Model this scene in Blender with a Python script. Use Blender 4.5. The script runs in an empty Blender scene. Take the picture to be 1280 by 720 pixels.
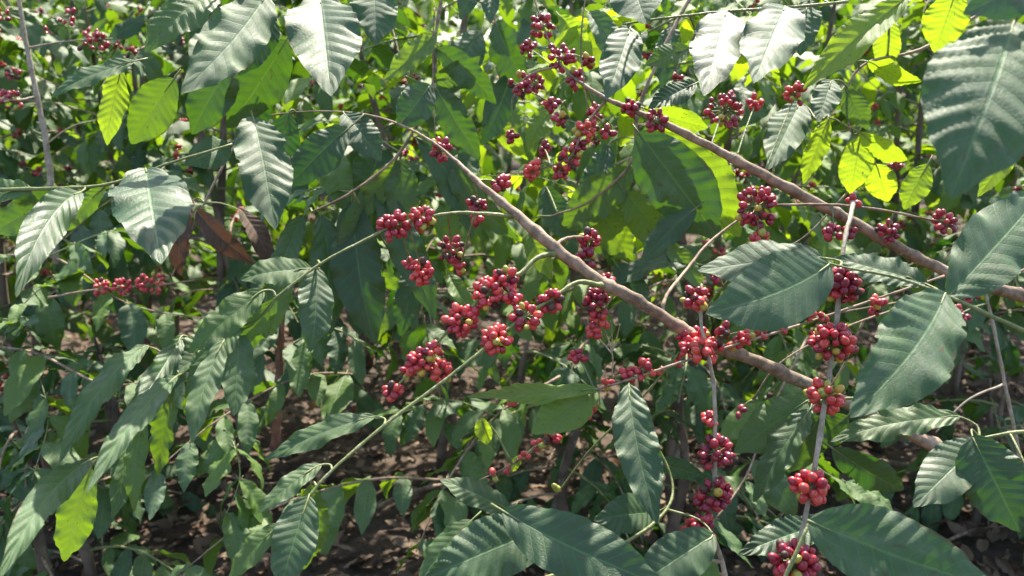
import bpy, math, random
import numpy as np
from mathutils import Vector, Matrix

R = math.radians
scene = bpy.context.scene
COL = scene.collection
random.seed(7)
rng = np.random.default_rng(7)

# ------------------------------------------------------------------ camera frame
F = 1065.0                       # focal length in pixels of the 1280 x 720 photograph
PITCH = R(14)
CAM = np.array([0.0, 0.0, 1.5])
RIGHT = np.array([1.0, 0, 0])
UP = np.array([0, math.sin(PITCH), math.cos(PITCH)])
FWD = np.array([0, math.cos(PITCH), -math.sin(PITCH)])

def at(px, py, d):
    return CAM + d * (FWD + RIGHT * ((px - 640) / F) + UP * ((360 - py) / F))

def project(P):
    v = np.asarray(P) - CAM
    z = v @ FWD
    z = np.where(np.abs(z) < 1e-6, 1e-6, z)
    return 640 + F * (v @ RIGHT) / z, 360 - F * (v @ UP) / z, z

def nrm(v):
    v = np.asarray(v, float)
    return v / (np.linalg.norm(v) + 1e-12)

def frame(x, n):
    """3x3 whose columns are x, y, z with z as near n as x allows"""
    x = nrm(x)
    z = nrm(n - (n @ x) * x)
    return np.column_stack([x, np.cross(z, x), z])

def rot_about(axis, a, v):
    axis = nrm(axis)
    return v * math.cos(a) + np.cross(axis, v) * math.sin(a) + axis * (axis @ v) * (1 - math.cos(a))

# ------------------------------------------------------------------ materials
def new_mat(name):
    m = bpy.data.materials.new(name)
    m.use_nodes = True
    nt = m.node_tree
    nt.nodes.clear()
    return m, nt

class NT:
    def __init__(s, nt): s.nt = nt
    def n(s, t, **kw):
        nd = s.nt.nodes.new(t)
        for k, v in kw.items(): setattr(nd, k, v)
        return nd
    def l(s, a, b): s.nt.links.new(a, b)
    def put(s, sock, v):
        if isinstance(v, (int, float)): sock.default_value = v
        elif isinstance(v, (tuple, list)): sock.default_value = v
        else: s.l(v, sock)
    def math(s, op, a, b=None, c=None, clamp=False):
        nd = s.n('ShaderNodeMath', operation=op, use_clamp=clamp)
        s.put(nd.inputs[0], a)
        if b is not None: s.put(nd.inputs[1], b)
        if c is not None: s.put(nd.inputs[2], c)
        return nd.outputs[0]
    def rampf(s, v, a, b):           # smooth step a..b -> 0..1
        nd = s.n('ShaderNodeMapRange', interpolation_type='SMOOTHSTEP')
        s.put(nd.inputs[0], v); nd.inputs[1].default_value = a; nd.inputs[2].default_value = b
        return nd.outputs[0]
    def mix(s, f, a, b):
        nd = s.n('ShaderNodeMix', data_type='RGBA')
        s.put(nd.inputs[0], f)
        s.put(nd.inputs[6], a if not isinstance(a, tuple) else (*a, 1))
        s.put(nd.inputs[7], b if not isinstance(b, tuple) else (*b, 1))
        return nd.outputs[2]
    def noise(s, vec, scale, detail=3, rough=.55):
        nd = s.n('ShaderNodeTexNoise')
        if vec is not None: s.l(vec, nd.inputs['Vector'])
        nd.inputs['Scale'].default_value = scale
        nd.inputs['Detail'].default_value = detail
        nd.inputs['Roughness'].default_value = rough
        return nd.outputs[0]

def leaf_material(name, dark, mid, young, tr_dark, tr_young, rough=.36, trans=.42, dead=False):
    m, nt = new_mat(name)
    g = NT(nt)
    out = g.n('ShaderNodeOutputMaterial')
    uv = g.n('ShaderNodeUVMap', uv_map='UVMap').outputs[0]
    sep = g.n('ShaderNodeSeparateXYZ'); g.l(uv, sep.inputs[0])
    u, v = sep.outputs[0], sep.outputs[1]
    va = g.math('ABSOLUTE', g.math('MULTIPLY_ADD', v, 2.0, -1.0))
    att = g.n('ShaderNodeAttribute', attribute_name='lv')
    asep = g.n('ShaderNodeSeparateColor'); g.l(att.outputs[0], asep.inputs[0])
    rnd, age, dmg = asep.outputs[0], asep.outputs[1], asep.outputs[2]
    wob = g.n('ShaderNodeCombineXYZ'); g.l(u, wob.inputs[0]); g.l(g.math('MULTIPLY', rnd, 91.0), wob.inputs[2]); g.l(g.math('GREATER_THAN', v, .5), wob.inputs[1])
    ph = g.math('SUBTRACT', g.math('MULTIPLY', u, 11.0), g.math('MULTIPLY', va, 1.5))
    fr = g.math('ABSOLUTE', g.math('SUBTRACT', g.math('FRACT', ph), .5))    # .5 on a vein
    vein = g.math('MULTIPLY', g.rampf(fr, .44, .495), .55)
    midrib = g.rampf(va, .05, .015)
    vv = g.math('MAXIMUM', vein, midrib)
    co = g.n('ShaderNodeTexCoord').outputs['Object']
    cm = g.n('ShaderNodeCombineXYZ'); g.l(u, cm.inputs[0]); g.l(v, cm.inputs[1]); g.l(g.math('MULTIPLY', rnd, 37.0), cm.inputs[2])
    n1 = g.noise(cm.outputs[0], 2.2, 4)
    n2 = g.noise(cm.outputs[0], 26, 3)
    f1 = g.math('ADD', g.math('MULTIPLY', g.rampf(n1, .3, .7), .5), g.math('MULTIPLY', rnd, .5))
    c = g.mix(f1, dark, mid)
    c = g.mix(age, c, young)
    c = g.mix(g.math('MULTIPLY', vv, .45), c, tuple(min(1, x * 2.1 + .02) for x in mid))
    # brown flecks and margins that belong to the leaf
    spot = g.rampf(g.noise(cm.outputs[0], 14, 3), .64, .71)
    edge = g.math('MULTIPLY', g.rampf(va, .86, .99), g.rampf(n1, .52, .62))
    if not dead:      # pale grey patches painted in for sky sheen on the waxy leaf
        sheen_tint = g.math('MULTIPLY', g.rampf(g.noise(cm.outputs[0], 3.1, 5, .7), .38, .75), g.math('MULTIPLY_ADD', rnd, .34, .0))
        c = g.mix(sheen_tint, c, (.185, .215, .175))
    br = g.math('MULTIPLY', g.math('MAXIMUM', spot, edge), dmg)
    c = g.mix(br, c, (.075, .055, .018))
    tcol = g.mix(age, tr_dark, tr_young)
    tcol = g.mix(g.math('MULTIPLY', vv, .55), tcol, tuple(x * .45 for x in tr_young))
    tcol = g.mix(br, tcol, (.06, .035, .006))
    tcol = g.mix(g.math('MULTIPLY', n2, .5), tcol, tuple(x * .7 for x in tr_dark))
    bump = g.n('ShaderNodeBump'); bump.inputs['Strength'].default_value = .35; bump.inputs['Distance'].default_value = .0016
    h = g.math('SUBTRACT', g.math('MULTIPLY', n2, .5), g.math('MULTIPLY', vv, 1.0))
    h = g.math('ADD', h, g.math('MULTIPLY', fr, -1.0))
    g.l(h, bump.inputs['Height'])
    p = g.n('ShaderNodeBsdfPrincipled')
    g.l(c, p.inputs['Base Color'])
    g.put(p.inputs['Roughness'], g.math('ADD', g.math('MULTIPLY', g.math('ADD', g.math('MULTIPLY', n2, 1.4), rnd), .17), rough - .13))
    p.inputs['Specular IOR Level'].default_value = .25 if dead else .72
    g.l(bump.outputs[0], p.inputs['Normal'])
    t = g.n('ShaderNodeBsdfTranslucent'); g.l(tcol, t.inputs[0]); g.l(bump.outputs[0], t.inputs['Normal'])
    mx = g.n('ShaderNodeMixShader')
    net = g.n('ShaderNodeTexVoronoi', feature='DISTANCE_TO_EDGE'); mp = g.n('ShaderNodeMapping'); mp.inputs['Scale'].default_value = (2.2, 1, 1)
    g.l(cm.outputs[0], mp.inputs[0]); g.l(mp.outputs[0], net.inputs['Vector']); net.inputs['Scale'].default_value = 24
    ne = g.rampf(net.outputs[0], .0, .09)
    g.l(g.math('ADD', h, g.math('MULTIPLY', ne, .35)), bump.inputs['Height'])
    g.l(g.mix(g.math('MULTIPLY_ADD', ne, -.35, .35), tcol, tuple(x * .35 for x in tr_young)), t.inputs[0])
    g.put(mx.inputs[0], g.math('ADD', g.math('MULTIPLY', age, .05 if dead else .3), trans))  # mature leaves pass less light, which also stands in for shade on them
    g.l(p.outputs[0], mx.inputs[1]); g.l(t.outputs[0], mx.inputs[2])
    g.l(mx.outputs[0], out.inputs[0])
    return m

M_LEAF = leaf_material('coffee_leaf', (.014, .052, .013), (.034, .10, .022), (.15, .27, .025),
                       (.05, .22, .008), (.58, .80, .02), rough=.51, trans=.2)
M_DEAD = leaf_material('dead_leaf', (.04, .026, .018), (.10, .064, .04), (.26, .19, .13),
                       (.16, .06, .02), (.3, .16, .06), rough=.6, trans=.15, dead=True)

def bark_material(name, c1, c2, scale=60, rough=.7):
    m, nt = new_mat(name); g = NT(nt)
    out = g.n('ShaderNodeOutputMaterial'); p = g.n('ShaderNodeBsdfPrincipled')
    co = g.n('ShaderNodeTexCoord').outputs['Object']
    a = g.noise(co, scale, 5, .65); b = g.noise(co, scale * .18, 3)
    f = g.math('ADD', g.math('MULTIPLY', g.rampf(a, .35, .65), .6), g.math('MULTIPLY', g.rampf(b, .4, .6), .4))
    lich = g.rampf(g.noise(co, scale * .6, 4, .7), .6, .68)      # pale lichen scabs
    g.l(g.mix(g.math('MULTIPLY', lich, .6), g.mix(f, c1, c2), (.40, .41, .34)), p.inputs['Base Color'])
    p.inputs['Roughness'].default_value = rough
    bp = g.n('ShaderNodeBump'); bp.inputs['Strength'].default_value = .9; bp.inputs['Distance'].default_value = .003
    g.l(a, bp.inputs['Height']); g.l(bp.outputs[0], p.inputs['Normal'])
    g.l(p.outputs[0], out.inputs[0])
    return m

M_BARK = bark_material('branch_bark', (.115, .075, .045), (.38, .275, .19))
M_PALE = bark_material('pale_twig_bark', (.20, .16, .11), (.42, .36, .28), 90)
M_TWIG = bark_material('green_twig', (.10, .14, .04), (.24, .26, .10), 90, .5)
M_TRUNK = bark_material('trunk_bark', (.07, .05, .04), (.24, .18, .14), 14, .85)

def cherry_material(name, c1, c2, rough=.3):
    m, nt = new_mat(name); g = NT(nt)
    out = g.n('ShaderNodeOutputMaterial'); p = g.n('ShaderNodeBsdfPrincipled')
    co = g.n('ShaderNodeTexCoord').outputs['Object']
    att = g.n('ShaderNodeAttribute', attribute_name='lv')
    sp = g.n('ShaderNodeSeparateColor'); g.l(att.outputs[0], sp.inputs[0])
    oi = g.n('ShaderNodeObjectInfo').outputs['Random']
    a = g.noise(co, 120, 3)
    r = g.math('FRACT', g.math('ADD', oi, sp.outputs[0]))
    f = g.math('ADD', g.math('MULTIPLY', a, .45), g.math('MULTIPLY', r, .75), clamp=True)
    c = g.mix(f, c1, c2)
    c = g.mix(sp.outputs[2], c, (.09, .05, .03))     # the dry navel at the fruit's end
    g.l(c, p.inputs['Base Color'])
    g.put(p.inputs['Roughness'], g.math('ADD', g.math('MULTIPLY', a, .2), rough - .08))
    p.inputs['Specular IOR Level'].default_value = .6
    p.inputs['Subsurface Weight'].default_value = .12
    p.inputs['Subsurface Radius'].default_value = (.004, .001, .001)
    g.l(p.outputs[0], out.inputs[0])
    return m
M_RIPE = cherry_material('ripe_cherry', (.26, .014, .032), (.52, .045, .062))
M_BRIGHT = cherry_material('scarlet_cherry', (.44, .024, .035), (.64, .09, .07))
M_UNRIPE = cherry_material('unripe_cherry', (.55, .30, .05), (.30, .36, .06))
M_DRY = cherry_material('shrivelled_cherry', (.03, .012, .01), (.07, .03, .02), .6)
M_DARK = cherry_material('wine_cherry', (.14, .011, .03), (.34, .025, .052))

def ground_material():
    m, nt = new_mat('forest_soil'); g = NT(nt)
    out = g.n('ShaderNodeOutputMaterial'); p = g.n('ShaderNodeBsdfPrincipled')
    co = g.n('ShaderNodeTexCoord').outputs['Object']
    a = g.noise(co, 3, 6, .7); b = g.noise(co, 28, 5, .7)
    c = g.mix(g.rampf(b, .3, .7), (.03, .02, .014), (.09, .06, .04))
    c = g.mix(g.rampf(a, .5, .72), c, (.11, .08, .058))
    g.l(c, p.inputs['Base Color']); p.inputs['Roughness'].default_value = .95
    bp = g.n('ShaderNodeBump'); bp.inputs['Strength'].default_value = .9; bp.inputs['Distance'].default_value = .012
    g.l(b, bp.inputs['Height']); g.l(bp.outputs[0], p.inputs['Normal'])
    g.l(p.outputs[0], out.inputs[0])
    return m
M_SOIL = ground_material()

# ------------------------------------------------------------------ mesh bags
class Bag:
    """collects vertices / faces / uv / lv per material slot and links ONE mesh object"""
    def __init__(s):
        s.V = []; s.Fq = []; s.UV = []; s.LV = []; s.MI = []; s.mats = []; s.n = 0
    def add(s, v, f, uv, lv, mat):
        v = np.asarray(v, np.float32); f = np.asarray(f, np.int32)
        if mat not in s.mats: s.mats.append(mat)
        s.V.append(v); s.Fq.append(f + s.n); s.UV.append(np.asarray(uv, np.float32))
        lv = np.asarray(lv, np.float32)
        if lv.ndim == 1: lv = np.tile(lv, (len(v), 1))
        s.LV.append(lv)
        s.MI.append(np.full(len(f), s.mats.index(mat), np.int32)); s.n += len(v)
    def mesh(s, name):
        V = np.concatenate(s.V); Fq = np.concatenate(s.Fq); UV = np.concatenate(s.UV); LV = np.concatenate(s.LV); MI = np.concatenate(s.MI)
        me = bpy.data.meshes.new(name)
        me.vertices.add(len(V)); me.vertices.foreach_set('co', V.ravel())
        me.loops.add(len(Fq) * 4); me.loops.foreach_set('vertex_index', Fq.ravel())
        me.polygons.add(len(Fq)); me.polygons.foreach_set('loop_start', np.arange(0, len(Fq) * 4, 4, dtype=np.int32))
        me.polygons.foreach_set('material_index', MI)
        me.polygons.foreach_set('use_smooth', np.ones(len(Fq), bool))
        ul = me.uv_layers.new(name='UVMap'); ul.data.foreach_set('uv', UV[Fq.ravel()].ravel())
        at_ = me.attributes.new('lv', 'FLOAT_COLOR', 'POINT')
        at_.data.foreach_set('color', np.concatenate([LV, np.ones((len(LV), 1), np.float32)], 1).ravel())
        for m in s.mats: me.materials.append(m)
        me.update(calc_edges=True)
        return me
    def obj(s, name, parent=None):
        o = bpy.data.objects.new(name, s.mesh(name)); COL.objects.link(o)
        if parent: o.parent = parent
        return o

def thing(name, label, cat, loc=(0, 0, 0), group=None, kind=None):
    o = bpy.data.objects.new(name, None); COL.objects.link(o)
    o.location = Vector([float(x) for x in loc]); o.empty_display_size = .05
    o['label'] = label; o['category'] = cat
    if group: o['group'] = group
    if kind: o['kind'] = kind
    return o

# ------------------------------------------------------------------ shapes
def smooth_path(pts, n=6):
    """Catmull-Rom through rows (x, y, z, r)"""
    P = np.asarray(pts, float)
    if len(P) < 3: 
        return np.array([P[0] + (P[-1] - P[0]) * t for t in np.linspace(0, 1, n + 1)])
    Q = np.vstack([2 * P[0] - P[1], P, 2 * P[-1] - P[-2]])
    out = []
    for i in range(1, len(Q) - 2):
        for t in np.linspace(0, 1, n, endpoint=False):
            a, b, c, d = Q[i - 1], Q[i], Q[i + 1], Q[i + 2]
            out.append(.5 * ((2 * b) + (-a + c) * t + (2 * a - 5 * b + 4 * c - d) * t * t + (-a + 3 * b - 3 * c + d) * t ** 3))
    out.append(P[-1]); out = np.array(out)
    out[:, 3] = np.maximum(out[:, 3], .0003)
    return out

def tube(bag, path, mat, sides=8, lv=(.5, 0, 0), knots=0, cap=True):
    P = np.asarray(path, float); n = len(P)
    T = np.gradient(P[:, :3], axis=0); T /= np.linalg.norm(T, axis=1)[:, None] + 1e-9
    ref = np.array([0.13, .31, .94]) if abs(T[0] @ np.array([0.13, .31, .94])) < .9 else np.array([1., 0, 0])
    V = []
    a = np.linspace(0, 2 * math.pi, sides, endpoint=False)
    for i in range(n):
        x = nrm(np.cross(T[i], ref)); ref_ = np.cross(x, T[i]); ref = nrm(ref_)
        r = P[i, 3]
        if knots and i % knots == 0: r *= 1.2
        rr = r * (1 + .05 * np.sin(a * 2 + i * .45))
        V.append(P[i, :3] + np.outer(np.cos(a) * rr, x) + np.outer(np.sin(a) * rr, ref))
    if cap:
        V.insert(0, np.repeat(P[:1, :3], sides, 0)); V.append(np.repeat(P[-1:, :3] + T[-1] * P[-1, 3] * .6, sides, 0))
    m = len(V); V = np.concatenate(V)
    i = np.arange(m - 1)[:, None] * sides; j = np.arange(sides)[None]
    j2 = (j + 1) % sides
    Fq = np.stack([i + j, i + j2, i + sides + j2, i + sides + j], -1).reshape(-1, 4)
    bag.add(V, Fq, np.zeros((len(V), 2)), lv, mat)

NV = 11
def leaf_arrays(L, W, fold=.25, bend=.5, side=0., twist=0., wave=.004, corr=.0022, nu=12, nv=6, seed=0, stalk=.012):
    """coffee leaf along +X, upper face +Z; rows of verts; returns v, f, uv"""
    rs = np.random.RandomState(seed)
    t = np.linspace(0, 1, nu + 1)
    prof = (np.sin(math.pi * np.clip(t, 0, 1) ** .88)) ** .72
    tip = np.clip((t - .82) / .18, 0, 1)
    prof = prof * (1 - .55 * tip * (1 - tip) * 1.6) * np.where(t > .97, .8, 1)
    prof[0] = .02; prof[-1] = .01
    v = np.linspace(-1, 1, nv + 1)
    Tm, Vm = np.meshgrid(t, v, indexing='ij')
    ph = Tm * NV - np.abs(Vm) * 1.5
    bulge = np.abs(np.sin(math.pi * ph))
    half = W / 2 * prof[:, None] * (1 - .02 * (1 - bulge) * (np.abs(Vm) > .9))
    half = half * (1 + .05 * np.sin(Tm * 9 + rs.rand() * 6 + Vm * 1.5))
    y = Vm * half
    av = np.abs(Vm)
    ramp = np.clip(av * 3.2, 0, 1) * np.clip(prof[:, None] * 2.2, 0, 1)
    z = corr * .5 * (bulge - .4) * (.6 + .8 * np.sin(Tm * 4.3 + rs.rand() * 6) ** 2) * ramp * (L / .15)
    p0 = rs.rand(4) * 6.28; fq = 1.6 + 2.6 * rs.rand()
    sidep = np.where(Vm > 0, p0[0], p0[1])
    z += wave * (L / .15) * av ** 2 * prof[:, None] * (np.sin(Tm * 2 * math.pi * fq + sidep) + .35 * np.sin(Tm * 2 * math.pi * fq * 2.3 + sidep * 2.3)
         + .2 * np.sin(ph * 2 * math.pi + p0[2]))
    ca = fold * (1 - .5 * Tm)
    z += np.abs(y) * np.sin(ca) - (np.abs(y) ** 2) / max(W, .01) * .35
    yy = y * np.cos(ca)
    tw = twist * (Tm - .1)
    y2 = yy * np.cos(tw) - z * np.sin(tw); z2 = yy * np.sin(tw) + z * np.cos(tw)
    # bend along the midrib: droops to -Z, sweeps to +Y
    th = bend * (t ** 1.2) + .06 * np.sin(t * 5 + p0[3])
    ps = side * t
    dt = L / nu
    cx = np.cumsum(np.concatenate([[0], np.cos(th[:-1]) * np.cos(ps[:-1]) * dt]))
    cy = np.cumsum(np.concatenate([[0], np.sin(ps[:-1]) * dt]))
    cz = np.cumsum(np.concatenate([[0], -np.sin(th[:-1]) * np.cos(ps[:-1]) * dt]))
    X = cx[:, None] + z2 * np.sin(th)[:, None] - y2 * np.sin(ps)[:, None]
    Y = cy[:, None] + y2 * np.cos(ps)[:, None]
    Z = cz[:, None] + z2 * np.cos(th)[:, None]
    V = np.stack([X, Y, Z], -1).reshape(-1, 3)
    uv = np.stack([Tm, (Vm + 1) / 2], -1).reshape(-1, 2)
    i = np.arange(nu)[:, None] * (nv + 1); j = np.arange(nv)[None]
    Fq = np.stack([i + j, i + nv + 1 + j, i + nv + 2 + j, i + j + 1], -1).reshape(-1, 4)
    return V, Fq, uv, np.array([cx[-1], cy[-1], cz[-1]])

def stalk_arrays(L, r=.0013, sides=4):
    b = Bag(); tube(b, np.array([[-L, 0, .1 * L, r * 1.2], [-.4 * L, 0, .03 * L, r], [.15 * L, 0, 0, r * .8]]), M_TWIG, sides)
    return b.V[0], b.Fq[0], b.UV[0]

# variants of unit leaves (L = .15) for everything that is not traced
VAR_HI, VAR_LO = [], []
NVAR = 18
for k in range(NVAR):
    kw = dict(fold=.08 + .5 * rng.random(), bend=.1 + 1.3 * rng.random(), side=(rng.random() - .5) * .8, twist=(rng.random() - .5) * 1.5,
              wave=.003 + .004 * rng.random(), seed=k)
    W = .15 * (.33 + .17 * rng.random())
    VAR_HI.append(leaf_arrays(.15, W, nu=33, nv=8, corr=.0024, **kw))
    VAR_LO.append(leaf_arrays(.15, W, nu=9, nv=4, corr=0, **kw))
ST = stalk_arrays(.014)

def leaf_mesh(bag, k, M3, pos, s, lv, hi):
    V, Fq, uv, _ = (VAR_HI if hi else VAR_LO)[k]
    bag.add((V * s) @ M3.T + pos, Fq, uv, lv, M_LEAF)
    if hi:
        bag.add((ST[0] * s) @ M3.T + pos, ST[1], ST[2], lv, M_TWIG)

_leaf_cache = {}
def leaf_object(parent, origin, k, M3, pos, s, lv, name='leaf'):
    """a leaf that is its own object; mesh data shared per variant and colour step"""
    key = (k, round(lv[0] * 5), round(lv[1] * 8), round(lv[2] * 2))
    if key not in _leaf_cache:
        b = Bag(); leaf_mesh(b, k, np.eye(3), np.zeros(3), 1.0, (key[1] / 5, key[2] / 8, key[3] / 2), True)
        _leaf_cache[key] = b.mesh('leaf')
    o = bpy.data.objects.new(name, _leaf_cache[key]); COL.objects.link(o)
    o.parent = parent
    m = Matrix([[*(M3[i] * s), pos[i] - origin[i]] for i in range(3)] + [[0, 0, 0, 1]])
    o.matrix_local = m
    return o

# cherries
def cherry_arrays(nr=7, ns=9):
    V = []; LV = []
    for i in range(nr + 1):
        t = i / nr; a = math.pi * t
        z = -math.cos(a); r = math.sin(a)
        zz = z * 1.26 + .06 * z ** 3
        if i == nr: zz -= .10
        rr = r * (1 - .05 * z)
        if i == 0 or i == nr: rr = .02
        for j in range(ns):
            b = 2 * math.pi * j / ns
            V.append((rr * math.cos(b), rr * math.sin(b), zz)); LV.append(1. if i == nr else 0.)
    V = np.array(V); LV = np.array(LV)
    i = np.arange(nr)[:, None] * ns; j = np.arange(ns)[None]; j2 = (j + 1) % ns
    Fq = np.stack([i + j, i + j2, i + ns + j2, i + ns + j], -1).reshape(-1, 4)
    return V, Fq, LV
CH = cherry_arrays(9, 12); CHL = cherry_arrays(4, 6)

def add_cherry(bag, M3, pos, r, mat, rnd, lo=False):
    V, Fq, nav = CHL if lo else CH
    lv = np.stack([np.full(len(V), rnd), np.zeros(len(V)), nav], -1)
    bag.add((V * r) @ M3.T + pos, Fq, np.zeros((len(V), 2)), lv, mat)

_ch_cache = {}
def cherry_object(parent, origin, M3, pos, r, mat):
    if mat.name not in _ch_cache:
        b = Bag(); add_cherry(b, np.eye(3), np.zeros(3), 1., mat, 0.); _ch_cache[mat.name] = b.mesh('cherry')
    o = bpy.data.objects.new('cherry', _ch_cache[mat.name]); COL.objects.link(o); o.parent = parent
    o.matrix_local = Matrix([[*(M3[i] * r), pos[i] - origin[i]] for i in range(3)] + [[0, 0, 0, 1]])
    return o

def cluster(parent, origin, c, axis, size, n, mats, single=True, cr=.0068, rs=None, flat=1.0):
    """a whorl of cherries round a twig node at c; size = radius of the bunch"""
    rs = rs or np.random.RandomState(int(abs(c[0] * 1e4 + c[2] * 1e3)) % 99991)
    axis = nrm(axis)
    u = nrm(np.cross(axis, [0.2, .3, .9])); w = np.cross(axis, u)
    pts = []; tries = 0; bias = nrm(rs.randn(3)); fill = rs.rand() * .8
    while len(pts) < n and tries < 1500:
        tries += 1
        a = rs.rand() * 6.283; h = (rs.rand() * 2 - 1)
        rad = size * math.sqrt(max(0.05, 1 - (h * .85) ** 2)) * (.5 + .5 * rs.rand() ** .6)
        p = c + axis * h * size * .85 * flat + (u * math.cos(a) + w * math.sin(a)) * rad
        if (p - c) @ bias < -.15 * size and rs.rand() < fill: continue
        if all(np.linalg.norm(p - q) > cr * 1.38 for q in pts): pts.append(p)
    b = Bag()
    tube(b, np.array([[*(c - origin - axis * size * .45), .003], [*(c - origin), .0042], [*(c - origin + axis * size * .45), .003]]), M_TWIG, 7)
    dirs = []
    for p in pts:
        d = nrm((p - c) + rs.randn(3) * size * .25 + np.array([0, 0, .12 * size]))
        dirs.append(d)
        tube(b, np.array([[*(c - origin), .0011], [*((c + p) / 2 - origin), .0010], [*(p - d * cr - origin), .0012]]), M_TWIG, 4, cap=False)
    mm = [mats[0] if rs.rand() > .3 or len(mats) == 1 else mats[1 + rs.randint(len(mats) - 1)] for _ in pts]
    mm = [M_UNRIPE if rs.rand() < .04 else (M_DRY if rs.rand() < .04 else q_) for q_ in mm]
    if not single:
        for p, d, m in zip(pts, dirs, mm):
            add_cherry(b, frame(np.cross(d, [.3, .1, .7]), d), p - origin, cr * (.72 + .38 * rs.rand()), m, rs.rand())
    o = b.obj('cherry_cluster', parent)
    if single:
        for p, d, m in zip(pts, dirs, mm):
            cherry_object(o, origin, frame(np.cross(d, [.3, .1, .7]), d), p, cr * (.72 + .38 * rs.rand()), m)
    return o

# ------------------------------------------------------------------ traced branches
class Branch:
    """one thing: a branch with its side twigs, leaves and cherry clusters. Points are (px, py, depth, radius in mm)."""
    def __init__(s, name, label, cat, base, group=None):
        s.o = np.array(at(*base)) if base is not None else np.zeros(3)
        s.root = thing(name, label, cat, s.o, group)
        s.paths = []; s.budget = 100
    def stem(s, pts, mat=M_BARK, name='stem', sides=10, knots=5, jit=.0, world=False):
        if world: P = np.array([[*p[:3], p[3] / 1000] for p in pts])
        else: P = np.array([[*at(*p[:3]), p[3] / 1000] for p in pts])
        S = smooth_path(P, 7)
        k = np.arange(len(S)); S[:, :3] += np.stack([np.sin(k * 1.3), np.cos(k * 1.7), np.sin(k * 2.1 + 1)], -1) * S[:, 3:4] * .09
        s.paths.append(S)
        Q = S.copy(); Q[:, :3] -= s.o
        b = Bag(); tube(b, Q, mat, sides, knots=knots)
        return b.obj(name, s.root)
    def near(s, p):
        best = None
        for S in s.paths:
            d = np.linalg.norm(S[:, :3] - p, axis=1); i = d.argmin()
            if best is None or d[i] < best[0]: best = (d[i], S[i, :3], S[min(i + 1, len(S) - 1), :3] - S[max(i - 1, 0), :3])
        return best
    def leaf(s, b, t, w, d, dd=None, roll=0, bend=.5, fold=.25, age=0., side=0., twist=0., dmg=.85, wave=.004, corr=.0021, mat=None, name='leaf', stalk=True, under=False, label=None):
        """b, t: pixels of base and tip; w: width in pixels; d: depth at the base; dd: how much nearer the tip is"""
        d0 = d; Lpx = math.hypot(b[0] - t[0], b[1] - t[1])
        if dd is None: dd = .6 * Lpx * d / F
        B = at(*b, d0); T = at(*t, d0 - dd)
        ch = T - B; L = np.linalg.norm(ch); x = ch / L
        mid = (B + T) / 2; view = nrm(CAM - mid)
        n0 = nrm(view - (view @ x) * x)
        n = rot_about(x, R(roll), n0)
        if under: n = -n
        W = w * (d0 - dd / 2) / F / max(.25, abs(math.cos(R(roll))))
        W = min(W, L * .75)
        sd = int(b[0] * 7 + t[1] * 3) % 9999
        V, Fq, uv, tipv = leaf_arrays(1., W / L, fold=fold, bend=bend, side=side, twist=twist, wave=wave / .15 * .15 / 1, corr=corr, nu=56, nv=16, seed=sd)
        rb = np.random.RandomState(sd + 5)
        if rb.rand() < .55:                 # insect bites and holes
            cu, cv = (uv[Fq].mean(1)).T; keep = np.ones(len(Fq), bool)
            for _ in range(rb.randint(1, 4)):
                hu, sg = .2 + .7 * rb.rand(), rb.randint(2); hv = sg
                keep &= ((cu - hu) / (.012 + .022 * rb.rand())) ** 2 + ((cv - hv) / (.04 + .06 * rb.rand())) ** 2 > 1
            Fq = Fq[keep]
        # leaf_arrays scales its relief with L/.15: bring it back to the real leaf
        sc = L / np.linalg.norm(tipv)
        M3 = frame(x, n)
        A = frame(tipv, np.array([0, 0, 1.]))          # chord frame in leaf space
        V = (V @ A) * sc
        bag = Bag()
        lv = (rng.random(), age, dmg)
        bag.add(V @ M3.T, Fq, uv, lv, mat or M_LEAF)
        # raised midrib on the sheet
        nb = s.near(B) if s.paths and stalk else None
        x0 = M3 @ (A.T @ np.array([1., 0, 0]))
        if nb is not None and nb[0] < .12:
            q = nb[1] - B
            mdl = q * .45 - x0 * min(.012, nb[0] * .3)
            tube(bag, smooth_path([[*q, .0022], [*mdl, .0017], [*(x0 * .004), .0014], [*(x0 * .03), .0009]], 4), M_TWIG, 6)
        else:
            tube(bag, np.array([[*(-x0 * .02), .0017], [*(x0 * 0), .0015], [*(x0 * .03), .0008]]), M_TWIG, 6)
        o = bag.obj(name, s.root); o.location = Vector(B - s.o)
        if label: o['label'] = label
        return o
    def fruit(s, px, py, d, rpx, n=16, mats=None, flat=1., cr=None, snap=True):
        c = np.array(at(px, py, d)); ax = np.array([0, 0, 1.])
        nb = s.near(c) if s.paths else None
        if nb is not None:
            ax = nb[2]
            if nb[0] < .03: c = c + (nb[1] - c) * .5      # the whorl sits round its node
        size = rpx * d / F - .004
        cr = (cr or .0067) * .93
        n_ = int(n * 1.35)
        single = s.budget >= n_
        if single: s.budget -= n_
        ob = cluster(s.root, s.o, c, ax, max(size, .008), n_, mats or [M_RIPE, M_DARK, M_BRIGHT], single, cr, flat=flat)
        if nb is not None and nb[0] > .01:
            b = Bag(); q = nb[1] - s.o; e = c - s.o
            tube(b, smooth_path([[*q, .002], [*((q + e) / 2 + np.array([0, 0, .005])), .0016], [*e, .0015]], 4), M_TWIG, 5)
            b.obj('twig', s.root)
        return ob
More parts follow.
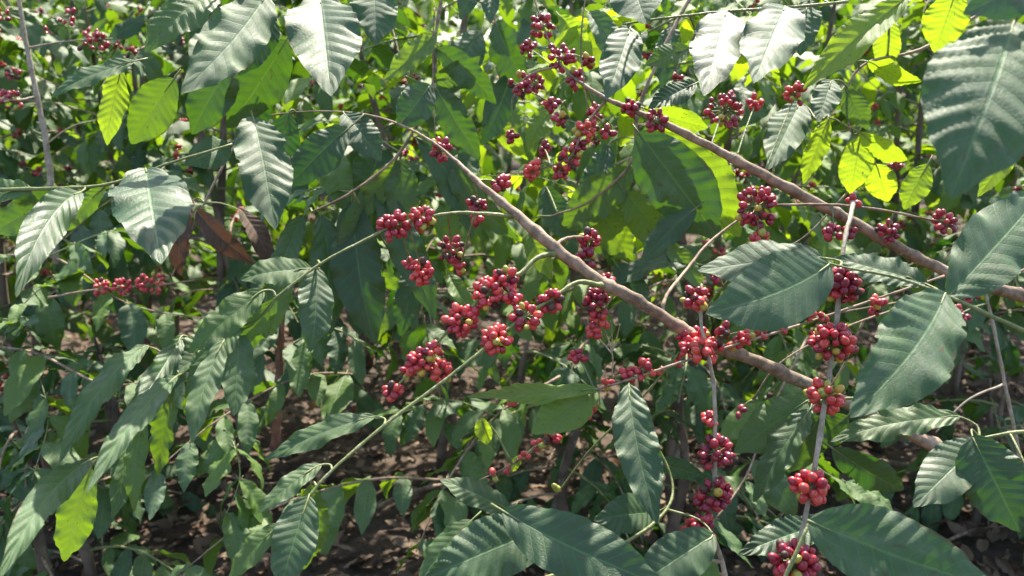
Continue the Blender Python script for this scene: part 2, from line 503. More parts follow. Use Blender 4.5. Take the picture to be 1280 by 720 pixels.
    def spray(s, pts, n, L=.14, mat=M_TWIG, age=(0, .2), start=.15, droop=.38, spread=.9, dmg=.3, upn=None, seed=0, name='twig'):
        """a side twig with opposite leaf pairs along it (generated, not traced)"""
        rs = np.random.RandomState(seed)
        P = np.array([[*at(*p[:3]), p[3] / 1000] for p in pts]); S = smooth_path(P, 7)
        s.paths.append(S); Q = S.copy(); Q[:, :3] -= s.o
        b = Bag(); tube(b, Q, mat, 7); b.obj(name, s.root)
        for i in range(n):
            f = start + (1 - start) * (i + .5 * rs.rand()) / max(1, n - .5)
            j = min(len(S) - 2, int(f * (len(S) - 1)))
            p = S[j, :3]; tdir = nrm(S[j + 1, :3] - S[max(0, j - 1), :3])
            sv = nrm(np.cross(tdir, [0, 0, 1.]))
            for sg in (-1, 1):
                if rs.rand() < .08: continue
                x = nrm(tdir * (.35 + .4 * rs.rand()) + sv * sg * spread + np.array([0, 0, -droop * (.5 + rs.rand())]) + rs.randn(3) * .15)
                nn = np.array([0, 0, 1.]) + rs.randn(3) * .28
                leaf_object(s.root, s.o, rs.randint(NVAR), frame(x, nn), p, L / .15 * (.7 + .5 * rs.rand()),
                            (rs.rand(), age[0] + (age[1] - age[0]) * rs.rand(), dmg * rs.rand() * 2))

# =================================================================== FOREGROUND
MIX = [M_RIPE, M_DARK, M_BRIGHT]
REDS = [M_BRIGHT, M_RIPE]
WINE = [M_DARK, M_RIPE]

# ---- 1 main diagonal branch
m = Branch('coffee_branch', 'long grey brown coffee branch crossing the middle diagonally with red cherry twigs hanging from it', 'coffee branch', (1330, 680, 1.62))
m.stem([(1330, 680, 1.62, 15), (1200, 578, 1.58, 14), (1150, 548, 1.55, 12), (1010, 481, 1.48, 10.8), (940, 449, 1.44, 10.3), (895, 434, 1.42, 10), (850, 409, 1.41, 10), (790, 372, 1.40, 9.6), (750, 351, 1.40, 9.6),
        (695, 311, 1.40, 9.6), (640, 263, 1.42, 7.6), (600, 230, 1.45, 5.2), (572, 203, 1.5, 3.4), (535, 174, 1.55, 2.4), (485, 150, 1.6, 2.0), (430, 140, 1.64, 1.5), (360, 141, 1.68, 1.2), (300, 152, 1.7, 1.2)], name='stem', sides=14, knots=6)
m.stem([(641, 270, 1.42, 4), (600, 267, 1.40, 3), (560, 267, 1.39, 2.6), (500, 280, 1.38, 2.4), (450, 303, 1.36, 2.2), (400, 330, 1.33, 2), (345, 372, 1.3, 2), (290, 418, 1.27, 2), (235, 462, 1.24, 1.8), (170, 530, 1.2, 1.6), (115, 580, 1.18, 1.4)], M_TWIG, 'twig', 8)
m.stem([(697, 316, 1.40, 6), (672, 322, 1.38, 4), (650, 342, 1.36, 3.6), (625, 352, 1.35, 3), (575, 398, 1.33, 2.2), (525, 452, 1.34, 2), (492, 487, 1.35, 1.5)], M_TWIG, 'twig', 8)
m.stem([(752, 357, 1.39, 5), (722, 353, 1.36, 3.6), (692, 372, 1.34, 3.2), (655, 396, 1.32, 3), (605, 436, 1.29, 2.8), (555, 476, 1.27, 2.6), (480, 532, 1.24, 2.4), (415, 588, 1.2, 2.2), (385, 622, 1.18, 2), (355, 660, 1.17, 1.6)], M_TWIG, 'twig', 8)
m.stem([(694, 310, 1.41, 5), (703, 300, 1.43, 3), (722, 296, 1.46, 2.4), (738, 300, 1.48, 2)], M_BARK, 'twig', 7)
m.stem([(827, 396, 1.42, 4), (833, 370, 1.46, 3), (860, 335, 1.55, 3), (890, 300, 1.62, 2.4), (950, 255, 1.7, 2)], M_BARK, 'twig', 7)
for (x, y, d, r, n, mt) in [(530, 273, 1.39, 18, 15, MIX), (492, 282, 1.38, 21, 20, MIX), (612, 368, 1.34, 21, 22, REDS), (575, 403, 1.33, 22, 22, REDS), (621, 425, 1.30, 20, 20, REDS),
                        (658, 396, 1.32, 20, 18, MIX), (688, 377, 1.34, 17, 14, MIX), (632, 348, 1.36, 18, 14, MIX), (527, 453, 1.34, 18, 15, MIX), (552, 464, 1.35, 16, 12, REDS), (492, 489, 1.35, 14, 10, REDS),
                        (527, 339, 1.46, 18, 17, REDS), (564, 311, 1.5, 19, 16, WINE), (597, 257, 1.5, 14, 9, WINE), (748, 378, 1.43, 20, 18, WINE), (752, 398, 1.43, 15, 10, REDS), (736, 300, 1.48, 15, 12, WINE), (733, 325, 1.48, 14, 10, WINE),
                        (628, 232, 1.5, 15, 11, WINE), (550, 186, 1.57, 17, 14, WINE), (866, 436, 1.38, 17, 14, REDS), (888, 436, 1.38, 17, 14, REDS), (905, 412, 1.38, 10, 5, WINE)]:
    m.fruit(x, y, d, r, n, mt)
# leaves at the end of the long left twig
for a in [((330, 362), (236, 442), 42, 1.3, .06, 20, .5, .3), ((300, 408), (232, 492), 34, 1.27, .05, 30, .5, .3), ((345, 372), (262, 470), 34, 1.3, .02, -35, .4, .25)]:
    m.leaf(a[0], a[1], a[2], a[3], a[4], a[5], a[6], age=a[7])
m.leaf((186, 432), (74, 580), 32, 1.25, .2, 15, .7, age=.1, side=.3)
m.leaf((229, 418), (148, 540), 30, 1.27, .18, -10, .5, age=.05)
m.leaf((221, 470), (108, 616), 32, 1.2, .24, 10, .45, age=.05, side=.15)
m.leaf((217, 478), (198, 596), 32, 1.23, -.02, 40, .3, age=.35, fold=.5)
m.leaf((114, 574), (-2, 726), 40, 1.16, .24, 5, .5, age=.05, side=.35)
m.leaf((114, 584), (80, 702), 46, 1.19, -.03, 10, .4, age=.45, fold=.3)
m.leaf((240, 455), (240, 540), 26, 1.26, -.02, -30, .4, age=.3)
m.leaf((180, 520), (168, 640), 26, 1.22, .03, 20, .5, age=.4, side=.1)
m.leaf((280, 425), (240, 555), 34, 1.25, .1, 15, .5, age=.15, side=.2)
m.leaf((292, 416), (200, 470), 40, 1.29, .04, 25, .7, age=.3)
m.leaf((296, 412), (292, 520), 44, 1.28, .06, -25, .5, age=.1)
m.leaf((262, 440), (176, 500), 34, 1.27, .05, 30, .6, age=.15)
m.leaf((160, 540), (140, 650), 28, 1.24, .05, -20, .5, age=.1)
m.leaf((390, 336), (300, 350), 36, 1.36, .05, 30, .7, age=.2)
m.leaf((395, 334), (388, 440), 44, 1.36, .05, -20, .5, age=.05)
# leaves at the end of the lower twig
m.leaf((386, 620), (350, 738), 58, 1.17, .06, 8, .5, age=.05, fold=.4)
m.leaf((388, 605), (380, 712), 48, 1.2, -.03, -20, .4, age=.3, fold=.5)
m.leaf((402, 580), (322, 642), 26, 1.21, .05, 30, .6, age=.15)
m.leaf((352, 655), (285, 725), 30, 1.17, .02, 30, .5, age=.35)
m.leaf((470, 520), (330, 575), 30, 1.26, .03, 30, .6, age=.1)
# leaves at the thin upper end
m.leaf((538, 106), (498, 160), 46, 1.62, .03, 0, .4, age=.0, dmg=.5)
m.leaf((430, 142), (476, 202), 42, 1.63, .03, -20, .5, age=.0)
m.leaf((436, 160), (358, 236), 50, 1.6, .02, 25, .5, age=.0, dmg=.6)
m.leaf((360, 141), (350, 235), 44, 1.66, -.03, 15, .5, age=.0)
m.leaf((316, 146), (344, 287), 68, 1.5, .12, -10, .55, age=.0, dmg=.6, wave=.006)
m.leaf((287, 182), (230, 207), 40, 1.6, .1, 10, .6, age=.0)

# ---- 2 second branch, upper right, with its hanging fruit twig
r = Branch('coffee_branch', 'bare brown coffee branch slanting across the upper right behind the pale leaves', 'coffee branch', (1340, 385, 1.6))
r.stem([(1340, 385, 1.6, 11), (1260, 365, 1.58, 11), (1180, 338, 1.56, 10.6), (1120, 308, 1.55, 10), (1062, 275, 1.54, 9.6), (1000, 243, 1.53, 9), (920, 200, 1.53, 8.2), (850, 164, 1.54, 7), (800, 141, 1.56, 5.6),
        (752, 120, 1.6, 3.8), (705, 85, 1.65, 2.4), (680, 35, 1.7, 1.8), (660, -30, 1.75, 1.4)], name='stem', sides=14, knots=6)
r.stem([(1063, 272, 1.52, 4), (1066, 252, 1.44, 4.5), (1064, 268, 1.38, 3.6), (1056, 300, 1.34, 3.4), (1049, 370, 1.3, 3.6), (1041, 440, 1.27, 3.6), (1031, 505, 1.24, 3.8), (1016, 600, 1.2, 3.6), (1000, 680, 1.17, 3.6), (988, 760, 1.15, 3.2)], M_PALE, 'fruiting_twig', 9)
r.stem([(925, 257, 1.5, 1.6), (990, 256, 1.48, 2.2), (1040, 256, 1.46, 2.4), (1100, 262, 1.45, 2), (1160, 274, 1.46, 1.8), (1200, 280, 1.48, 1.4)], M_BARK, 'twig', 7)
r.stem([(760, 122, 1.6, 3), (730, 160, 1.6, 2.4), (712, 196, 1.6, 2), (668, 214, 1.6, 1.5)], M_BARK, 'twig', 6)
r.stem([(700, 82, 1.66, 2.5), (660, 95, 1.68, 2), (640, 125, 1.7, 1.5)], M_BARK, 'twig', 6)
for (x, y, d, rr, n, mt) in [(1053, 355, 1.3, 27, 32, WINE), (1041, 428, 1.27, 30, 32, MIX), (1030, 497, 1.24, 25, 16, REDS + [M_UNRIPE]), (1012, 606, 1.2, 27, 22, REDS),
                         (988, 699, 1.16, 32, 30, WINE)]:
    r.fruit(x, y, d, rr, n, mt, flat=.8, cr=.0075)
r.fruit(1066, 250, 1.43, 11, 4, REDS)
for (x, y, d, rr, n, mt) in [(945, 262, 1.49, 28, 34, WINE), (950, 300, 1.47, 14, 9, REDS + [M_UNRIPE]), (1042, 292, 1.45, 13, 8, WINE), (1062, 291, 1.46, 10, 5, WINE), (1110, 290, 1.46, 15, 11, WINE), (1183, 277, 1.46, 17, 14, MIX),
                         (820, 152, 1.54, 16, 12, WINE), (790, 130, 1.56, 13, 9, WINE), (905, 138, 1.62, 26, 24, WINE), (945, 128, 1.62, 12, 8, REDS), (995, 118, 1.62, 16, 12, REDS),
                         (675, 30, 1.7, 17, 13, WINE), (707, 68, 1.66, 20, 16, WINE), (650, 105, 1.7, 17, 12, WINE), (722, 100, 1.66, 15, 9, WINE), (735, 166, 1.6, 17, 13, REDS), (712, 196, 1.6, 18, 14, MIX), (666, 213, 1.6, 15, 11, REDS), (700, 150, 1.63, 12, 7, WINE)]:
    r.fruit(x, y, d, rr, n, mt)

# ---- 3 upright twig with bunches, right of the middle
u = Branch('coffee_twig', 'thin upright pale twig carrying a column of wine red cherry bunches near the bottom', 'coffee twig', (915, 770, 1.3))
u.stem([(915, 770, 1.32, 4), (902, 700, 1.31, 3.8), (886, 655, 1.3, 3.6), (893, 600, 1.3, 3.4), (894, 540, 1.3, 3.2), (892, 480, 1.31, 3), (884, 440, 1.32, 2.8), (876, 400, 1.33, 2.6), (877, 355, 1.35, 2)], M_PALE, 'stem', 9)
u.stem([(902, 702, 1.31, 3), (860, 698, 1.28, 2.5), (845, 700, 1.27, 2)], M_PALE, 'twig', 7)
for (x, y, d, rr, n, mt) in [(896, 568, 1.29, 24, 20, WINE), (890, 622, 1.28, 25, 24, WINE), (876, 665, 1.27, 23, 20, MIX), (862, 371, 1.33, 18, 14, MIX), (878, 525, 1.32, 12, 6, REDS), (868, 438, 1.31, 15, 10, REDS)]:
    u.fruit(x, y, d, rr, n, mt, cr=.0072)

# ---- 4 leaves on the green twig entering from the right
b = Branch('coffee_branch', 'green coffee twig from the right edge with three broad blue green leaves', 'coffee branch', (1340, 440, 1.1))
b.stem([(1340, 440, 1.1, 3), (1250, 400, 1.1, 2.8), (1182, 369, 1.1, 2.4), (1120, 347, 1.12, 2), (1060, 335, 1.13, 1.6), (1036, 329, 1.13, 1.4)], M_TWIG, 'stem', 8)
b.leaf((1037, 330), (882, 392), 92, 1.13, .09, 8, .45, fold=.15, side=-.35, wave=.003)
b.leaf((1030, 322), (872, 338), 50, 1.2, -.04, 40, .3, fold=.2)
b.leaf((1182, 366), (1062, 522), 100, 1.1, .14, -8, .4, fold=.3, side=-.2)
b.leaf((1184, 372), (1300, 244), 86, 1.1, -.14, 5, .3, fold=.25)
b.leaf((1160, 356), (1042, 322), 36, 1.16, -.05, 40, .3, fold=.3)
b.leaf((1200, 300), (1290, 240), 40, 1.25, -.12, 20, .3, fold=.3)

# ---- 5 huge near leaf, top right
h = Branch('coffee_branch', 'coffee twig above the top right corner holding the largest ribbed grey leaf', 'coffee branch', (1360, -60, .86))
h.stem([(1360, -60, .86, 3), (1300, -5, .86, 2.5), (1268, 26, .85, 2)], M_TWIG, 'stem', 8)
h.leaf((1268, 26), (1188, 248), 150, .85, .095, -5, .5, fold=.12, wave=.003, corr=.0036)
h.leaf((1330, -40), (1204, 18), 75, .88, .05, 10, .4)

# ---- 6 branch over the top left
t = Branch('coffee_branch', 'coffee branch along the top left edge with broad pale leaves hanging straight down', 'coffee branch', (620, -60, 1.45))
t.stem([(620, -60, 1.45, 4), (500, -30, 1.42, 3.4), (400, -14, 1.4, 3), (330, -18, 1.38, 2.6), (240, -24, 1.36, 2)], M_TWIG, 'stem', 8)
t.leaf((333, -8), (226, 117), 72, 1.36, .2, 5, .45, fold=.2, side=-.2)
t.leaf((338, 8), (298, 94), 50, 1.42, .04, -15, .4, dmg=.1)
t.leaf((275, -10), (182, 66), 46, 1.4, .08, 35, .7, age=.25, corr=.005)
t.leaf((400, -2), (414, 120), 94, 1.4, .2, 0, .5, fold=.35)
t.leaf((468, -22), (470, 56), 60, 1.42, .06, 0, .4)
t.leaf((295, 70), (240, 168), 56, 1.55, -.03, 20, .4, age=.1)
t.leaf((358, 50), (284, 160), 62, 1.55, -.04, -20, .4, age=.1)
t.leaf((330, 90), (300, 185), 50, 1.6, -.04, 10, .4, age=.0)
t.leaf((170, 76), (64, 122), 22, 1.45, .04, 50, .6, age=.1)
t.leaf((218, 98), (164, 180), 54, 1.5, -.04, 10, .4, age=.3)
t.leaf((152, 84), (134, 182), 32, 1.5, -.02, 30, .3, age=.8)
t.leaf((600, -40), (575, 25), 30, 1.5, .04, 0, .4)
t.leaf((612, -30), (613, 30), 26, 1.45, .05, 0, .4)

# ---- 7 left edge stem
l = Branch('coffee_branch', 'green coffee stem entering at the left edge with pale drooping leaves under it', 'coffee branch', (-60, 240, 1.3))
l.stem([(-60, 240, 1.3, 3), (0, 237, 1.3, 2.8), (80, 235, 1.3, 2.6), (140, 229, 1.32, 2.3), (215, 203, 1.34, 2), (290, 180, 1.38, 1.5)], M_TWIG, 'stem', 8)
l.leaf((182, 210), (202, 330), 96, 1.33, .24, 0, .5, fold=.15, corr=.004)
l.leaf((101, 240), (20, 372), 46, 1.28, .22, -10, .7, side=.5, fold=.15)
l.leaf((88, 238), (-10, 292), 46, 1.33, -.05, 15, .4, age=.15)
l.leaf((132, 232), (74, 292), 26, 1.33, -.03, 20, .4, age=.3)
l.leaf((40, 238), (-40, 250), 30, 1.3, -.03, 40, .4, age=.2)

# ---- 8 top, right of the middle
c = Branch('coffee_branch', 'thin straight green twig at the top with four grey blue leaves below it', 'coffee branch', (1060, 2, 1.35))
c.stem([(1060, 2, 1.35, 2.6), (1000, 8, 1.35, 2.4), (900, 15, 1.37, 2.2), (820, 24, 1.38, 1.8), (780, 30, 1.4, 1.4)], M_TWIG, 'stem', 8)
c.leaf((908, 14), (880, 120), 66, 1.36, .18, 0, .45, fold=.2, dmg=.9)
c.leaf((982, 8), (942, 104), 74, 1.34, .18, 5, .45, fold=.2)
c.leaf((788, 34), (758, 124), 52, 1.4, .12, -5, .45, dmg=.4)
c.leaf((790, -24), (808, 30), 66, 1.36, .08, 0, .5)
c.leaf((862, 60), (806, 82), 30, 1.45, .03, 20, .4, age=.3)
c.leaf((870, 104), (810, 136), 30, 1.45, .06, 20, .4, corr=.006)
c.leaf((1010, 0), (1000, 70), 40, 1.42, .04, 0, .4)

# ---- 9 sunlit young leaves, right
y = Branch('coffee_branch', 'coffee branch of young yellow green leaves glowing against the sun beside the largest leaf', 'coffee branch', (1300, -40, 1.75))
y.stem([(1300, -40, 1.75, 4), (1220, 20, 1.72, 3.4), (1150, 62, 1.7, 3), (1085, 78, 1.7, 2.6), (1060, 110, 1.7, 2.2), (1062, 160, 1.7, 2), (1075, 170, 1.7, 1.5)], M_BARK, 'stem', 8)
y.stem([(1062, 160, 1.7, 2), (1040, 148, 1.68, 1.6), (1020, 150, 1.68, 1.2)], M_TWIG, 'twig', 6)
y.leaf((1132, -2), (1004, 112), 46, 1.55, .04, 20, .4, age=.85, fold=.5)
y.leaf((1195, -10), (1168, 66), 54, 1.6, -.04, 0, .3, age=1)
y.leaf((1112, 24), (1106, 88), 34, 1.68, -.04, 10, .3, age=.95)
y.leaf((1085, 76), (1152, 102), 22, 1.66, -.02, 40, .6, age=.8)
y.leaf((1036, 148), (1004, 230), 28, 1.66, -.03, 15, .3, age=.9)
y.leaf((1076, 170), (1062, 242), 42, 1.68, -.03, -10, .3, age=1)
y.leaf((1075, 165), (1134, 200), 26, 1.66, -.02, 30, 1.0, age=.8)
y.leaf((1095, 205), (1110, 252), 38, 1.7, -.03, 0, .3, age=1)
y.leaf((1040, 100), (1022, 152), 36, 1.66, .06, 0, .4, age=.0)
y.leaf((1056, 108), (1086, 162), 32, 1.7, .02, 10, .4, age=.3)
y.leaf((1000, 128), (960, 212), 50, 1.72, .14, 0, .4, age=.0)
y.leaf((1272, 180), (1222, 246), 26, 1.6, -.03, 10, .3, age=.8)
y.leaf((1160, 205), (1130, 262), 34, 1.72, -.03, 10, .3, age=.7)
y.leaf((1090, 30), (1040, 70), 26, 1.75, -.03, 30, .3, age=.8)
y.fruit(1120, 206, 1.7, 9, 4, WINE)

# ---- 10 bottom right corner
q = Branch('coffee_branch', 'low coffee branch in the bottom right corner with big dark leaves', 'coffee branch', (1350, 640, 1.15))
q.stem([(1350, 560, 1.25, 3.4), (1290, 540, 1.25, 3), (1225, 548, 1.27, 2.2)], M_TWIG, 'stem', 8)
q.stem([(960, 770, 1.05, 3), (1000, 680, 1.06, 2.4), (1012, 652, 1.07, 2)], M_TWIG, 'twig', 8)
q.leaf((1010, 650), (1245, 735), 104, 1.07, .09, -5, .5, fold=.2, side=.2)
q.leaf((1228, 550), (1142, 634), 62, 1.27, .06, 10, .4, fold=.2)
q.leaf((1215, 545), (1275, 665), 80, 1.24, .05, 0, .4, fold=.2)
q.leaf((1200, 520), (1038, 552), 38, 1.3, -.02, 30, .5, age=.2)
q.leaf((1040, 560), (1130, 612), 42, 1.4, -.05, 20, .4, age=0)
q.leaf((1290, 600), (1330, 700), 60, 1.2, .03, 0, .4)

# ---- 11 bottom middle
v = Branch('coffee_branch', 'low coffee branch along the bottom middle with overlapping ribbed leaves', 'coffee branch', (760, 790, 1.25))
v.stem([(560, 790, 1.2, 3.4), (640, 740, 1.2, 3), (740, 700, 1.22, 2.8), (822, 650, 1.25, 2.6), (840, 600, 1.3, 2), (800, 520, 1.34, 1.8), (786, 480, 1.36, 1.4)], M_TWIG, 'stem', 8)
v.leaf((786, 480), (822, 655), 56, 1.34, .13, 0, .5, fold=.3, side=.2)
v.leaf((822, 640), (742, 650), 50, 1.3, .06, 10, .5, corr=.006)
v.leaf((628, 638), (838, 735), 78, 1.15, .08, -8, .5, fold=.25, side=.25)
v.leaf((690, 655), (530, 725), 78, 1.2, .06, 8, .5, fold=.2, corr=.006)
v.leaf((893, 668), (792, 735), 62, 1.22, .05, 5, .4)
v.leaf((818, 575), (884, 596), 26, 1.35, .04, 20, .4)
v.leaf((1036, 652), (922, 694), 44, 1.27, .07, 15, .4, corr=.006)
v.leaf((640, 640), (590, 735), 60, 1.3, -.02, 20, .4)
v.leaf((590, 650), (520, 735), 34, 1.35, .02, 35, .5, age=.2)
v.leaf((640, 640), (550, 600), 34, 1.4, 0, 30, .5, age=.1)

# ---- 12 thin crossing twig
w = Branch('coffee_twig', 'thin coffee twig crossing just under the main branch with a light green leaf pair', 'coffee twig', (1180, 345, 1.5))
w.stem([(1180, 345, 1.5, 2), (1100, 372, 1.46, 2), (1000, 406, 1.42, 2.2), (890, 440, 1.38, 2.2), (800, 470, 1.36, 2), (745, 487, 1.35, 1.8), (690, 500, 1.35, 1.3), (620, 498, 1.36, 1)], M_BARK, 'stem', 7)
w.stem([(745, 487, 1.36, 1.8), (740, 505, 1.4, 1.8), (690, 545, 1.45, 1.8), (640, 580, 1.5, 1.5), (600, 600, 1.52, 1)], M_BARK, 'twig', 6)
w.stem([(850, 440, 1.4, 2), (800, 500, 1.42, 1.8), (740, 560, 1.45, 1.8), (700, 612, 1.48, 1.4)], M_TWIG, 'twig', 6)
w.leaf((747, 486), (583, 496), 24, 1.35, .03, 35, .5, age=.8, side=-.3)
w.leaf((746, 488), (664, 542), 52, 1.36, .05, 5, .4, age=.6, fold=.2)
for (x, yy, d, rr, n, mt) in [(800, 457, 1.37, 15, 9, REDS), (722, 445, 1.42, 12, 7, WINE), (645, 504, 1.36, 10, 4, REDS), (690, 545, 1.45, 12, 7, REDS), (672, 556, 1.46, 9, 4, REDS), (740, 506, 1.4, 11, 5, REDS), (688, 608, 1.48, 8, 2, REDS + [M_UNRIPE]),
                          (643, 594, 1.5, 7, 2, REDS), (618, 597, 1.52, 7, 2, REDS), (1005, 386, 1.42, 10, 5, REDS), (1095, 384, 1.46, 10, 5, REDS), (780, 462, 1.37, 11, 5, MIX), (930, 420, 1.4, 11, 6, REDS), (722, 525, 1.42, 9, 4, REDS)]:
    w.fruit(x, yy, d, rr, n, mt, cr=.0065)

# ---- 13 right of middle, under the branch
g = Branch('coffee_branch', 'coffee branch under the main branch with mid green leaves pointing down left', 'coffee branch', (1100, 470, 1.42))
g.stem([(1140, 500, 1.46, 3), (1060, 498, 1.42, 2.6), (1010, 503, 1.4, 2)], M_TWIG, 'stem', 8)
g.leaf((1010, 500), (918, 566), 56, 1.4, .0, 10, .4, age=.25, fold=.2)
g.leaf((1014, 510), (942, 628), 40, 1.38, .03, 25, .4, age=.1)
g.leaf((1025, 520), (985, 590), 50, 1.45, -.03, 0, .4, age=.2)
g.leaf((1060, 520), (1010, 560), 40, 1.45, -.03, 0, .4, age=.2)

# ---- 14 shaded and glowing leaves behind the upper middle
k = Branch('coffee_branch', 'coffee branch behind the upper middle with a broad dark leaf over bright green ones', 'coffee branch', (760, -60, 2.0))
k.stem([(900, -60, 2.0, 5), (850, 20, 1.95, 4.5), (800, 130, 1.9, 4), (790, 200, 1.9, 3.4), (740, 250, 1.9, 2.6), (690, 270, 1.9, 2)], M_BARK, 'stem', 8)
k.leaf((798, 165), (900, 300), 84, 1.72, -.02, 0, .4, age=.05, fold=.1)
k.leaf((825, 160), (925, 296), 80, 1.8, -.05, 5, .4, age=.6, fold=.2)
k.leaf((805, 135), (885, 160), 34, 1.75, -.03, 20, .3, age=.75)
k.leaf((690, 60), (770, 60), 60, 1.95, -.05, 0, .3, age=.8)
k.leaf((790, 210), (700, 290), 54, 1.9, -.04, 0, .4, age=.3)
k.leaf((780, 240), (840, 310), 50, 1.9, -.04, 0, .4, age=.4)
k.leaf((740, 245), (790, 330), 46, 1.95, -.04, 0, .4, age=.5)
k.leaf((870, 260), (800, 330), 34, 1.7, -.02, 30, .4, age=.0)

# ---- 15 hanging shaded leaves left of the middle
z = Branch('coffee_branch', 'drooping coffee branch left of the middle with hanging shaded olive green leaves', 'coffee branch', (560, -40, 1.85))
z.stem([(560, -40, 1.85, 4), (545, 40, 1.82, 3.6), (540, 110, 1.8, 3.4), (500, 190, 1.78, 3), (440, 240, 1.75, 2.6), (390, 265, 1.74, 2)], M_BARK, 'stem', 8)
for (bb, tt, ww, rl, ag) in [((440, 250), (470, 430), 84, 5, 0), ((400, 268), (385, 440), 72, -10, 0), ((500, 200), (505, 290), 60, 10, .2), ((470, 230), (420, 330), 66, 10, .1), ((540, 100), (600, 70), 40, 20, .3),
                             ((545, 60), (620, 130), 50, 0, .1), ((545, 110), (600, 200), 56, 0, .1), ((520, 170), (590, 300), 56, -10, .05), ((500, 200), (440, 280), 50, 10, .5), ((470, 235), (545, 400), 60, 0, .05), ((380, 268), (335, 380), 46, 10, .1),
                             ((545, 40), (480, 100), 44, 10, .6), ((560, 200), (650, 300), 50, 0, .2)]:
    z.leaf(bb, tt, ww * .74, 1.8, .0, rl + rng.normal() * 18, .4 + .5 * rng.random(), age=ag, fold=.4, twist=rng.normal() * .4, side=rng.normal() * .3)

for (bb, tt, ww, rl, ag) in [((600, 40), (560, 122), 52, 5, .05), ((642, 88), (602, 182), 46, -8, 0), ((592, 180), (562, 262), 48, 10, .1), ((472, 178), (452, 262), 58, 0, 0), ((412, 188), (440, 272), 50, 5, .4),
                             ((620, 28), (662, 112), 52, 10, .1), ((600, 250), (556, 332), 42, 0, .7), ((420, 330), (400, 420), 50, 0, .05), ((520, 330), (500, 420), 44, 10, .05), ((560, 340), (600, 400), 30, 0, .6), ((360, 330), (340, 420), 40, 0, .5)]:
    z.leaf(bb, tt, ww * .85, 1.95, .04, rl + rng.normal() * 22, .4 + .6 * rng.random(), age=ag, fold=.45, twist=rng.normal() * .5, side=rng.normal() * .3)
for (bb, tt, ww, rl, ag) in [((840, 30), (828, 112), 42, 5, .05), ((682, 232), (722, 304), 50, 0, .1), ((872, 330), (762, 362), 32, 20, 0), ((832, 300), (882, 366), 36, 0, .5), ((660, 280), (690, 350), 36, 0, .8),
                             ((770, 330), (810, 395), 50, 0, 0), ((700, 130), (660, 190), 40, 0, .8), ((760, 180), (720, 250), 44, 0, .05), ((700, 20), (740, 90), 40, 0, .9), ((620, 150), (660, 200), 36, 10, .9), ((735, 15), (780, 100), 44, 10, .1)]:
    k.leaf(bb, tt, ww * .8, 1.98, .04, rl + rng.normal() * 22, .4 + .6 * rng.random(), age=ag, fold=.45, twist=rng.normal() * .5, side=rng.normal() * .3)
# unseen twigs added to these two branches above the picture, to shade leaves below
z.spray([(540, -20, 1.83, 3), (480, -120, 2.1, 2.6), (400, -150, 2.3, 2), (330, -150, 2.5, 1.4)], 7, L=.15, seed=61)
z.spray([(545, -10, 1.83, 3), (500, -130, 2.2, 2.6), (380, -190, 2.5, 2), (300, -200, 2.7, 1.4)], 9, L=.15, seed=62)
z.spray([(560, -40, 1.85, 3), (640, -140, 2.2, 2.6), (700, -190, 2.5, 2), (720, -200, 2.8, 1.4)], 8, L=.15, seed=63)
k.spray([(880, -20, 1.98, 3), (960, -120, 2.2, 2.6), (1060, -160, 2.4, 2), (1160, -150, 2.6, 1.4)], 7, L=.15, seed=64)
k.spray([(880, -20, 1.98, 3), (840, -120, 2.2, 2.6), (800, -180, 2.5, 2), (760, -180, 2.8, 1.4)], 7, L=.15, seed=65)
# sprays filling the middle distance
for i, (x0, y0, x1, y1, dd_) in enumerate([(800, 130, 650, 240, 2.2), (800, 130, 900, 200, 2.3), (740, 250, 850, 330, 2.3), (700, 90, 620, 60, 2.3), (740, 250, 600, 220, 2.4), (850, 20, 960, 90, 2.3), (800, 20, 700, 30, 2.4)]):
    k.spray([(x0, y0, 1.95, 2), ((x0 + x1) / 2, (y0 + y1) / 2 - 14, (1.95 + dd_) / 2, 1.6), (x1, y1, dd_, 1)], 6, L=.085, age=(.3, 1.1), seed=90 + i)
for i, (x0, y0, x1, y1, dd_) in enumerate([(540, 110, 420, 90, 2.2), (500, 190, 380, 150, 2.3), (440, 240, 340, 260, 2.2), (540, 60, 620, 120, 2.3), (440, 240, 480, 350, 2.4)]):
    z.spray([(x0, y0, 1.85, 2), ((x0 + x1) / 2, (y0 + y1) / 2 - 14, (1.85 + dd_) / 2, 1.6), (x1, y1, dd_, 1)], 6, L=.09, age=(.1, 1.1), seed=110 + i)
k.spray([(850, 20, 1.95, 3), (760, 60, 2.1, 2.4), (660, 60, 2.2, 2), (590, 90, 2.25, 1.2)], 7, L=.12, age=(0, .9), seed=66)
k.spray([(795, 180, 1.9, 3), (860, 240, 2.1, 2.4), (900, 260, 2.2, 2), (980, 330, 2.3, 1.2)], 6, L=.11, age=(0, .9), seed=67)
k.spray([(740, 250, 1.9, 2), (690, 330, 2.1, 2.0), (640, 400, 2.2, 1.6), (600, 470, 2.3, 1.0)], 6, L=.11, age=(0, .5), seed=68)
z.spray([(500, 190, 1.78, 3), (420, 330, 2.1, 2.4), (380, 430, 2.2, 2), (330, 520, 2.25, 1.2)], 6, L=.13, age=(0, .4), seed=69)
z.spray([(440, 240, 1.75, 3), (520, 370, 2.1, 2.4), (540, 450, 2.2, 2), (560, 540, 2.3, 1.2)], 6, L=.12, age=(0, .4), seed=70)
z.spray([(545, 40, 1.82, 2.5), (460, 60, 2.0, 2), (360, 110, 2.1, 1.6), (270, 130, 2.2, 1.0)], 7, L=.12, age=(0, .9), seed=71)
z.stem([(543, 10, 1.8, 1.8), (541, 80, 1.79, 1.6), (545, 200, 1.78, 1.2)], M_BARK, 'twig', 6)
c.stem([(735, -30, 1.6, 1.6), (726, 60, 1.62, 1.5), (735, 140, 1.62, 1)], M_BARK, 'twig', 6)

